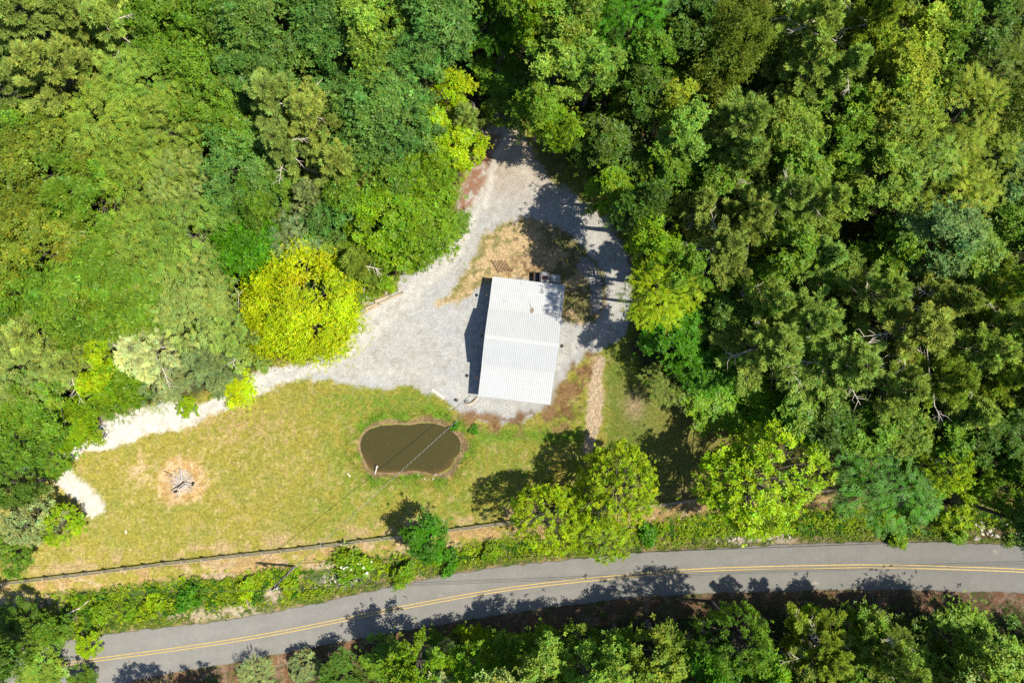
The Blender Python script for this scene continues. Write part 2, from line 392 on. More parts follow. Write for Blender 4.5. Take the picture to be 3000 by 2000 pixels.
# ------------------------------------------------------------------ ground sheet and drive
def axis(lo, hi, step, far):
    a = np.arange(lo, hi+1e-6, step)
    s = [far]; 
    e = np.array([3, 8, 18, 40, 90, 180, 340.])
    return np.concatenate([lo-e[::-1], a, hi+e])
gx = axis(-64, 64, .2, 0); gy = axis(-44, 44, .2, 0)
X, Y = np.meshgrid(gx, gy); Z = gz(X, Y)
Cg, G = gcol(X, Y)
ny, nx = X.shape
idx = np.arange(nx*ny).reshape(ny, nx)
quads = np.stack([idx[:-1,:-1], idx[:-1,1:], idx[1:,1:], idx[1:,:-1]], -1).reshape(-1, 4)
setp(link('ground', np_mesh('ground', np.stack([X, Y, Z], -1), quads, M_ground, Cg.reshape(-1,3), smooth=True)), kind='structure')
gm = ((G[:-1,:-1]+G[:-1,1:]+G[1:,1:]+G[1:,:-1])/4 > .5).ravel()
q = quads[gm]; used, inv = np.unique(q, return_inverse=True); inv = inv.reshape(-1, 4)
Vg = np.stack([X, Y, Z+.012], -1).reshape(-1, 3)[used]
setp(link('gravel_drive', np_mesh('gravel_drive', Vg, inv, M_gravel, Cg.reshape(-1,3)[used], smooth=True)), kind='structure')

# ------------------------------------------------------------------ road
def strip(name, x0, x1, step, fun_u, fun_l, z, m, across=2, col=None, rag=0.0):
    xs = np.arange(x0, x1, step); t = np.linspace(0, 1, across)
    PX = np.repeat(xs[:, None], across, 1)
    u = fun_u(xs)[:, None]; l = fun_l(xs)[:, None]
    if rag:
        u = u + (fbm(xs, xs*0, 18, 61)[:, None]-.5)*rag; l = l + (fbm(xs, xs*0+50, 18, 67)[:, None]-.5)*rag
    PY = u*(1-t) + l*t
    V = np.stack([wx(PX), wy(PY), np.full(PX.shape, z)], -1)
    i = np.arange(PX.size).reshape(PX.shape)
    F = np.stack([i[:-1,:-1], i[:-1,1:], i[1:,1:], i[1:,:-1]], -1).reshape(-1, 4)
    C = None
    if col is not None: C = col(PX, np.broadcast_to(t, PX.shape)).reshape(-1, 3)
    return np_mesh(name, V, F, m, C)
def smooth_poly(pts):
    xs = np.array([p[0] for p in pts], float); ys = np.array([p[1] for p in pts], float)
    fx = np.arange(-700, 3601, 5.); fy = np.interp(fx, xs, ys)
    k = np.ones(41)/41; p = np.pad(fy, 20, mode='edge'); 
    sl0 = fy[1]-fy[0]; sl1 = fy[-1]-fy[-2]
    p[:20] = fy[0]-sl0*np.arange(20, 0, -1); p[-20:] = fy[-1]+sl1*np.arange(1, 21)
    sy = np.convolve(p, k, 'valid')
    return lambda q: np.interp(q, fx, sy)
fu, fm, fl = smooth_poly(ROAD_UP), smooth_poly(ROAD_MID), smooth_poly(ROAD_LO)
def road_col(PX, T):
    c = np.full(PX.shape+(3,), 1.0)*np.array((.190,.185,.170))
    wear = np.exp(-((T-.25)/.10)**2)+np.exp(-((T-.75)/.10)**2)
    n = fbm(PX, T*140, 60, 91)
    c = c*(1+.06*wear[..., None])*(.92+.16*n[..., None])
    for cx, tv, rx, w in ((2390,.86,9,.8),(2915,.15,6,.6),(2100,.66,4,.4),(1290,.4,5,.35),(1710,.3,4,.3),(2620,.75,5,.4)):
        q = np.exp(-((PX-cx)/rx)**2-((T-tv)/.03)**2)[..., None]*w; c = c*(1-q)+np.array((.42,.37,.28))*q
    e = sst(.93, 1, np.abs(T-.5)*2)[..., None]*.35
    return c*(1-e) + np.array((.12,.105,.09))*e
setp(link('road', strip('road', -650, 3550, 6, fu, fl, .006, M_asphalt, 29, road_col, 9.0)), kind='structure')
for s in (-1, 1):
    o = link('road_line', strip('road_line', -650, 3550, 8, lambda q: fm(q)+s*4.2-1.3, lambda q: fm(q)+s*4.2+1.3, .012, M_paint))
    setp(o, kind='structure')

# ------------------------------------------------------------------ pond
pp = np.array(POND); cen = pp.mean(0)
rings = []; cols = []
nP = 96
seg = np.linspace(0, len(POND), nP, endpoint=False)
ext = np.vstack([pp, pp[:1]])
bx = np.interp(seg, range(len(POND)+1), ext[:,0]); by = np.interp(seg, range(len(POND)+1), ext[:,1])
for f in (1.05, .985, .95, .90, .8, .6, .3, 0.02):
    rx = cen[0]+(bx-cen[0])*f; ry = cen[1]+(by-cen[1])*f
    rings.append(np.stack([wx(rx), wy(ry), np.full(nP, -.16)], -1))
    shal = max(0, (f-.84)/.16)*np.clip((ry-cen[1])/70, 0, 1)          # silt in the shallows of the south bank
    base = np.array((.050,.042,.010))
    cols.append(base*(1-.9*shal[:, None]) + np.array((.13,.075,.022))*.9*shal[:, None])
V = np.concatenate(rings); C = np.concatenate(cols); F = []
for i in range(len(rings)-1):
    a = np.arange(nP)+i*nP; b = (np.arange(nP)+1) % nP + i*nP
    F.append(np.stack([a, b, b+nP, a+nP], -1))
F.append(np.arange(nP)[None, :]+(len(rings)-1)*nP)
setp(link('pond_water', np_mesh('pond_water', V, F, M_water, C)), kind='structure')

# ------------------------------------------------------------------ leaves and trees
def nrm(a): return a/np.maximum(np.linalg.norm(a, axis=-1, keepdims=True), 1e-9)
def sph(r, n): return nrm(r.normal(size=(n, 3)))
def leaf_quads(P, D, N, L, Wd, fold=.06):
    Wv = np.cross(N, D); L = L[:, None]; Wd = Wd[:, None]
    m = P+D*L*.48 - N*L*fold
    return np.stack([P, m+Wv*Wd*.5+N*L*2*fold, P+D*L, m-Wv*Wd*.5+N*L*2*fold], 1)
def rosettes(Cn, A, k, L, Wd, r, tilt=.15):
    n = len(Cn)
    h = np.where(np.abs(A[:, 2:3]) < .9, np.array([[0,0,1.]]), np.array([[1.,0,0]]))
    t1 = nrm(np.cross(A, h)); t2 = np.cross(A, t1)
    ph = r.uniform(0, 2*PI, (n, 1)) + np.arange(k)[None]*2*PI/k + r.normal(0, .3, (n, k))
    tl = r.normal(tilt, .28, (n, k))
    D = (t1[:, None]*np.cos(ph)[..., None] + t2[:, None]*np.sin(ph)[..., None])*np.cos(tl)[..., None] + A[:, None]*np.sin(tl)[..., None]
    D = D.reshape(-1, 3); AA = np.repeat(A, k, 0)
    N = nrm(AA - D*np.sum(AA*D, -1, keepdims=True) + r.normal(0, .18, D.shape))
    P = np.repeat(Cn, k, 0) + D*.02
    Ls = L*r.uniform(.7, 1.25, n*k)
    return leaf_quads(P, D, N, Ls, Ls*Wd)
def tint(n, r, s=.16, warm=.12):
    g = np.exp(r.normal(0, s, n)); w = r.normal(0, warm, n)
    return np.stack([g*(1+w), g, g*(1-.6*w)], -1)
def quadmesh(name, Q, T, m):
    n = len(Q); return np_mesh(name, Q.reshape(-1, 3), np.arange(n*4).reshape(-1, 4), m, np.repeat(T, 4, 0))
def trismesh(name, Q, T, m):
    n = len(Q); return np_mesh(name, Q.reshape(-1, 3), np.arange(n*3).reshape(-1, 3), m, np.repeat(T, 3, 0))

def crown_shell(r, n, R, z0, z1, low=-.25, pw=1.0, lump=.28):
    """clump centres through a lumpy crown: (n,3) and outward directions"""
    u = sph(r, n*4); u = u[u[:, 2] > low][:n]
    seeds = sph(r, 9); amp = r.uniform(-lump, lump, 9)
    f = 1+np.sum(np.maximum(0, u@seeds.T)**4*amp, -1)
    rad = r.uniform(.45, 1, len(u))**(.5)*f
    hz = (z1-z0)/2
    P = u*rad[:, None]*np.array([R, R, hz]) + np.array([0, 0, (z0+z1)/2])
    return P, u
def limbs(mb, r, tips, Ht, z_fork, rt, twig=.03, zf=.9):
    """a tapered trunk with limbs that run to the clumps"""
    wob = r.normal(0, .18, (4, 2))
    T = [(0, 0, -.4)] + [(wob[i, 0]*(i+1)/4, wob[i, 1]*(i+1)/4, z_fork+(Ht*zf-z_fork)*i/3) for i in range(4)]
    mb.tube(T, [rt*1.25, rt*.85, rt*.6, rt*.36, rt*.1], 8)
    for p in tips:
        z = z_fork + (max(p[2]-z_fork, 0))*r.uniform(.25, .75)
        z = min(z, Ht*.86)
        a = Vector((0, 0, z)); b = Vector(p)
        m1 = a.lerp(b, .4) + Vector((r.normal(0, .2), r.normal(0, .2), r.normal(.2, .2)))
        m2 = a.lerp(b, .75) + Vector((r.normal(0, .15), r.normal(0, .15), r.normal(.1, .15)))
        w = rt*r.uniform(.22, .42)
        mb.tube([a, m1, m2, b], [w, w*.65, w*.4, twig], 5, cap=False)

def make_oak(seed, R, Ht, n_cl, rc, ros, L, Wd=.5, k=5, low=-.3, z0f=.34, trunk=.26, lump=.3, flat=.62, matl=None):
    r = np.random.default_rng(seed)
    P, u = crown_shell(r, n_cl, R*.86, Ht*z0f, Ht*.95, low, lump=lump)
    rcs = rc*r.uniform(.5, 1.4, len(P))
    Q = []; T = []
    for i in range(len(P)):
        n = int(ros*(rcs[i]/rc)**2)
        v = sph(r, n); v = nrm(v + np.array([0, 0, .45]) + u[i]*.35)
        rad = np.where(r.random(n) < .45, r.uniform(.55, 1.0, n)**.6, np.abs(r.normal(0, .85, n)))
        st = r.uniform(.65, 1.5, 3)*np.array([1, 1, flat]); an = r.uniform(0, PI)
        e_ = v*(rad*rcs[i])[:, None]*st
        c = P[i] + np.stack([e_[:,0]*math.cos(an)-e_[:,1]*math.sin(an), e_[:,0]*math.sin(an)+e_[:,1]*math.cos(an), e_[:,2]-.10*np.hypot(e_[:,0], e_[:,1])], -1)
        A = nrm(v*.45 + u[i]*.25 + np.array([0, 0, .75]) + r.normal(0, .32, v.shape))
        q = rosettes(c, A, k, L, Wd, r)
        Q.append(q); t = tint(n, r, .14)*np.exp(r.normal(0, .16))*np.array([1+r.normal(0, .07), 1, 1]); T.append(np.repeat(t, k, 0)*tint(n*k, r, .08, .05))
    mb = MB(); limbs(mb, r, P[::2], Ht, Ht*.3, trunk)
    return quadmesh('crown', np.concatenate(Q), np.concatenate(T), M_leaf), mb.mesh('trunk', M_bark, smooth=True)

def make_locust(seed, R, Ht, n_cl, rc, fr, L):
    """crown in flat tiers of feathery fronds"""
    r = np.random.default_rng(seed)
    P, u = crown_shell(r, n_cl, R*.86, Ht*.38, Ht*.97, -.1, lump=.25)
    Q = []; T = []
    for i in range(len(P)):
        n = int(fr*r.uniform(.7, 1.3)); rr = rc*r.uniform(.7, 1.3)
        a = r.uniform(0, 2*PI, n); rad = np.sqrt(r.uniform(0, 1, n))
        c = P[i] + np.stack([np.cos(a)*rad*rr, np.sin(a)*rad*rr, (1-rad**2)*rr*.35+r.normal(0, .08, n)], -1)
        d = nrm(np.stack([np.cos(a), np.sin(a), r.normal(-.15, .2, n)], -1)*.7 + u[i]*np.array([.8, .8, 0]) + r.normal(0, .35, (n, 3))*np.array([1, 1, .3]))
        up = nrm(np.array([0, 0, 1.]) + r.normal(0, .22, (n, 3))); side = nrm(np.cross(up, d)); up = np.cross(d, side)
        t0 = tint(n, r, .13)*np.exp(r.normal(0, .10))
        for j in range(6):
            for sgn in (-1, 1):
                Pj = c + d*(L*(j+.3)/6)[..., None] if np.ndim(L) else c + d*(L*(j+.3)/6)
                D = nrm(side*sgn + d*.45 + up*r.normal(0, .18, (n, 1)))
                ll = np.full(n, .33*L)*(1-.07*j)*r.uniform(.8, 1.2, n)
                Q.append(leaf_quads(Pj, D, nrm(up+r.normal(0, .15, (n, 3))), ll, ll*.42)); T.append(t0*tint(n, r, .07, .04))
    mb = MB(); limbs(mb, r, P[::2], Ht, Ht*.35, .22)
    return quadmesh('crown', np.concatenate(Q), np.concatenate(T), M_leaf), mb.mesh('trunk', M_bark, smooth=True)

def make_pine(seed, R, Ht, nd=6, dead=True, tier=.75, base=.34):
    r = np.random.default_rng(seed)
    tr = MB(); dd = MB()
    lean = r.normal(0, .25, 2)
    tr.tube([(0,0,-.4),(lean[0]*.3,lean[1]*.3,Ht*.3),(lean[0]*.7,lean[1]*.7,Ht*.65),(lean[0],lean[1],Ht*.99)], [.30,.22,.13,.02], 8)
    C = []; A = []; Tt = []
    z = Ht*base
    while z < Ht*.985:
        t = (z-Ht*base)/(Ht*(1-base))
        ln0 = R*(1-t**1.5)*(.55+.45*min(1, t*4))*1.05 + .3
        nb = int(r.integers(4, 7)); a0 = r.uniform(0, 2*PI)
        cx, cy = lean*z/Ht; 
        for b in range(nb):
            a = a0+b*2*PI/nb+r.normal(0, .25); ln = ln0*r.uniform(.55, 1.30)
            if r.random() < .10: continue
            rise = r.uniform(-.02, .22)+.5*t
            d = np.array([math.cos(a), math.sin(a), rise]); d /= np.linalg.norm(d)
            side = np.array([-math.sin(a), math.cos(a), 0])
            p0 = np.array([cx, cy, z])
            tip = p0+d*ln
            tr.tube([p0, p0+d*ln*.5+np.array([0,0,-.06*ln]), tip], [.05*(1-t)+.015, .03*(1-t)+.012, .008], 4, cap=False)
            shade = math.exp(r.normal(0, .12))
            nn = int(8+ln*12)
            s = r.uniform(.28, 1.0, nn)**.75
            lat = r.uniform(-1, 1, nn)*(.08+.24*ln*.5*np.minimum(1, (1.12-s)*2.0))
            c = p0+d*ln*s[:, None] + side*lat[:, None] + np.array([0,0,1])*(r.normal(.04, .09, nn)[:, None] - .06*ln*np.sin(s*PI)[:, None])
            ax = nrm(d*1.0 + side*(np.sign(lat)*.5)[:, None] + np.array([0, 0, .42]) + r.normal(0, .2, (nn, 3)))
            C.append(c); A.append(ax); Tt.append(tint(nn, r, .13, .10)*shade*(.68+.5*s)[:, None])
        z += tier*r.uniform(.7, 1.25)*(.75 if t > .7 else 1)
    C = np.concatenate(C); A = np.concatenate(A); Tt = np.concatenate(Tt)
    # each tuft: three bundles, each a fan of needles
    k = 12; n = len(C)
    h = np.where(np.abs(A[:, 2:3]) < .9, np.array([[0,0,1.]]), np.array([[1.,0,0]]))
    t1 = nrm(np.cross(A, h)); t2 = np.cross(A, t1)
    ph = r.uniform(0, 2*PI, (n, k)); op = r.uniform(.12, .85, (n, k))
    D = A[:, None]*np.cos(op)[..., None] + (t1[:, None]*np.cos(ph)[..., None]+t2[:, None]*np.sin(ph)[..., None])*np.sin(op)[..., None]
    D = D.reshape(-1, 3); P = np.repeat(C, k, 0) - np.repeat(A, k, 0)*.06 + r.normal(0, .05, D.shape)
    Ln = r.uniform(.28, .56, n*k); sd_ = nrm(np.cross(D, np.array([0,0,1.])+r.normal(0, .55, D.shape)))
    Wd = .040
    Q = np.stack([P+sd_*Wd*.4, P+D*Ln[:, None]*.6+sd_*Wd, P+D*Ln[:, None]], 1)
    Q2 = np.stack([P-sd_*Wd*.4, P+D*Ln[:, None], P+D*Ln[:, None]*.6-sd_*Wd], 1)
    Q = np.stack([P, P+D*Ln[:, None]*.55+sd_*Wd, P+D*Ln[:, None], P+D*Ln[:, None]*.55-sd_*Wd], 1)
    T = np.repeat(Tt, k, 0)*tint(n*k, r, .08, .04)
    dm = []
    if dead:
        for i in range(nd):
            dd = MB()
            z = Ht*r.uniform(.30, .80); a = r.uniform(0, 2*PI); ln = R*r.uniform(.6, 1.15)
            d = Vector((math.cos(a), math.sin(a), r.uniform(-.10, .22)))
            p = Vector((lean[0]*z/Ht, lean[1]*z/Ht, z)); m_ = p+d*ln*.55+Vector((r.normal(0,.2), r.normal(0,.2), r.normal(0,.12)))
            e = p+d*ln
            dd.tube([p, m_, e], [.07,.05,.015], 5, cap=False)
            for j in range(8):
                f = r.uniform(.3, .95)
                q0 = p.lerp(m_, f/.55) if f < .55 else m_.lerp(e, (f-.55)/.45)
                dv = Vector((d.x, d.y, 0))*r.uniform(.2, .7)+Vector((-d.y, d.x, 0))*r.uniform(-.8, .8)+Vector((0,0,r.uniform(-.2,.3)))
                q1 = q0+dv*r.uniform(.5, 1.1); q2 = q1+dv*.4+Vector((r.normal(0,.15), r.normal(0,.15), .05))
                dd.tube([q0, q1, q2], [.03,.02,.008], 4, cap=False)
            dm.append(dd.mesh('dead_limb', M_dead, smooth=True))
    return quadmesh('crown', Q, T, M_needle), tr.mesh('trunk', M_bark, smooth=True), dm

PROTO = {}
def protos(kind, build, ents):
    PROTO[kind] = ents
    return ents
PROTO['oL'] = [(make_oak(100+i, 4.4, 15, 46, [1.05,.85,1.2,.95,1.1][i], [74,62,84,72,78][i], .30), 4.4, 15) for i in range(5)]
PROTO['oS'] = [(make_oak(120+i, 2.7, 11, 24, .8, 60, .28), 2.7, 11) for i in range(4)]
PROTO['hL'] = [(make_locust(140+i, 4.6, 15, 44, 1.25, 26, .72), 4.6, 15) for i in range(3)]
PROTO['hS'] = [(make_locust(150+i, 2.8, 11, 20, 1.0, 24, .62), 2.8, 11) for i in range(2)]
PROTO['pL'] = [(make_pine(160+i, 4.3, 18, nd=(9, 3, 6, 2)[i]), 4.3, 18) for i in range(4)]
PROTO['pS'] = [(make_pine(170+i, 2.8, 13, tier=.62, base=.25, nd=2+i), 2.8, 13) for i in range(3)]
PROTO['sL'] = [(make_oak(180+i, 5.2, 11, 290, .40, 11, .24, .5, 5, -.35, .22, .22, .5, .95), 5.2, 11) for i in range(3)]
PROTO['sS'] = [(make_oak(190+i, 2.9, 9, 110, .36, 10, .24, .5, 5, -.35, .24, .16, .5, .95), 2.9, 9) for i in range(2)]
PROTO['fL'] = [(make_oak(200, 6.4, 12, 125, 1.15, 170, .18, .66, 3, -.15, .26, .3, .30, .7), 6.4, 12)]
PROTO['fS'] = [(make_oak(210+i, 2.4, 8, 26, .85, 110, .17, .66, 3, -.4, .2, .16, .25, .7), 2.4, 8) for i in range(2)]
PROTO['bush'] = [(make_oak(220+i, 1.0, 1.7, 12, .42, 24, .26, .55, 4, -.4, .1, .05, .3, .8), 1.0, 1.7) for i in range(3)]

COLS = dict(deep=(.085,.182,.028), mid=(.112,.208,.013), vivid=(.062,.195,.004), lime=(.225,.345,.004), yell=(.385,.485,.003),
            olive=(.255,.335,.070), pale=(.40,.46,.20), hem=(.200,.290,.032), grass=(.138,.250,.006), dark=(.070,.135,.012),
            yo=(.135,.190,.016), blue=(.115,.21,.058), lm=(.172,.272,.028), pine=(.25,.355,.070), gold=(.220,.290,.020), grey=(.22,.28,.095))
rt = random.Random(7)
usecount = {}
def place_tree(fx, fy, fr, h, kind, colour, name, label, cat='tree', group=None, hc=.72):
    """fx, fy, fr: middle and half width of the crown as seen, in 2352-pixel picture units"""
    k = (H-h*hc)/H
    px = fx*1.2755; py = fy*1.2755; R = fr*1.2755/K*k*(1.20 if (fx < 900 and fy < 900) else 1.16 if fy < 1000 else 1.25 if (fy > 1430 and fx > 700) else 1.06)
    def base_ok(h_):
        bx, by = px0c + (px-px0c)*(H-h_*hc)/H, 1000 + (py-1000)*(H-h_*hc)/H
        a, b = np.array([bx]), np.array([by])
        return by > interp(a, ROAD_LO)[0]+(8 if int(fx) in (952, 1718) else 62) or (by < interp(a, ROAD_UP)[0]-22 and sdf(a, b, DRIVE)[0] > (12 if h_ < 15 else 0) and sdf(a, b, POND)[0] > 30)
    px0c = 1500
    for _ in range(9):
        if base_ok(h): break
        h *= .88
    k = (H-h*hc)/H
    x, y = pt(px, py, h*hc)
    key = kind
    if kind in 'ohpsf': key = kind + ('L' if R > 3.4 else 'S')
    ents = PROTO[key]; i = usecount.get(key, rt.randrange(9)); usecount[key] = i+1
    (meshes, R0, H0) = ents[i % len(ents)]
    z = float(gz(np.array([x]), np.array([y]))[0])
    root = empty(name, (x, y, z), rt.uniform(0, 2*PI), label=label, cat=cat, group=group)
    s = (R/R0*rt.uniform(.92, 1.08), R/R0*rt.uniform(.92, 1.08), h/H0)
    base = COLS[colour]; j = math.exp(rt.gauss(0, .07)); w = rt.gauss(0, .05)
    parts = [('crown', meshes[0]), ('trunk', meshes[1])] + [('dead_limb', q) for q in (meshes[2] if len(meshes) > 2 else [])]
    for nme, me in parts:
        c = link(nme, me, root); c.scale = s
        if nme == 'crown': c.color = (base[0]*j*(1+w), base[1]*j, base[2]*j*(1-w), 1)
    return root

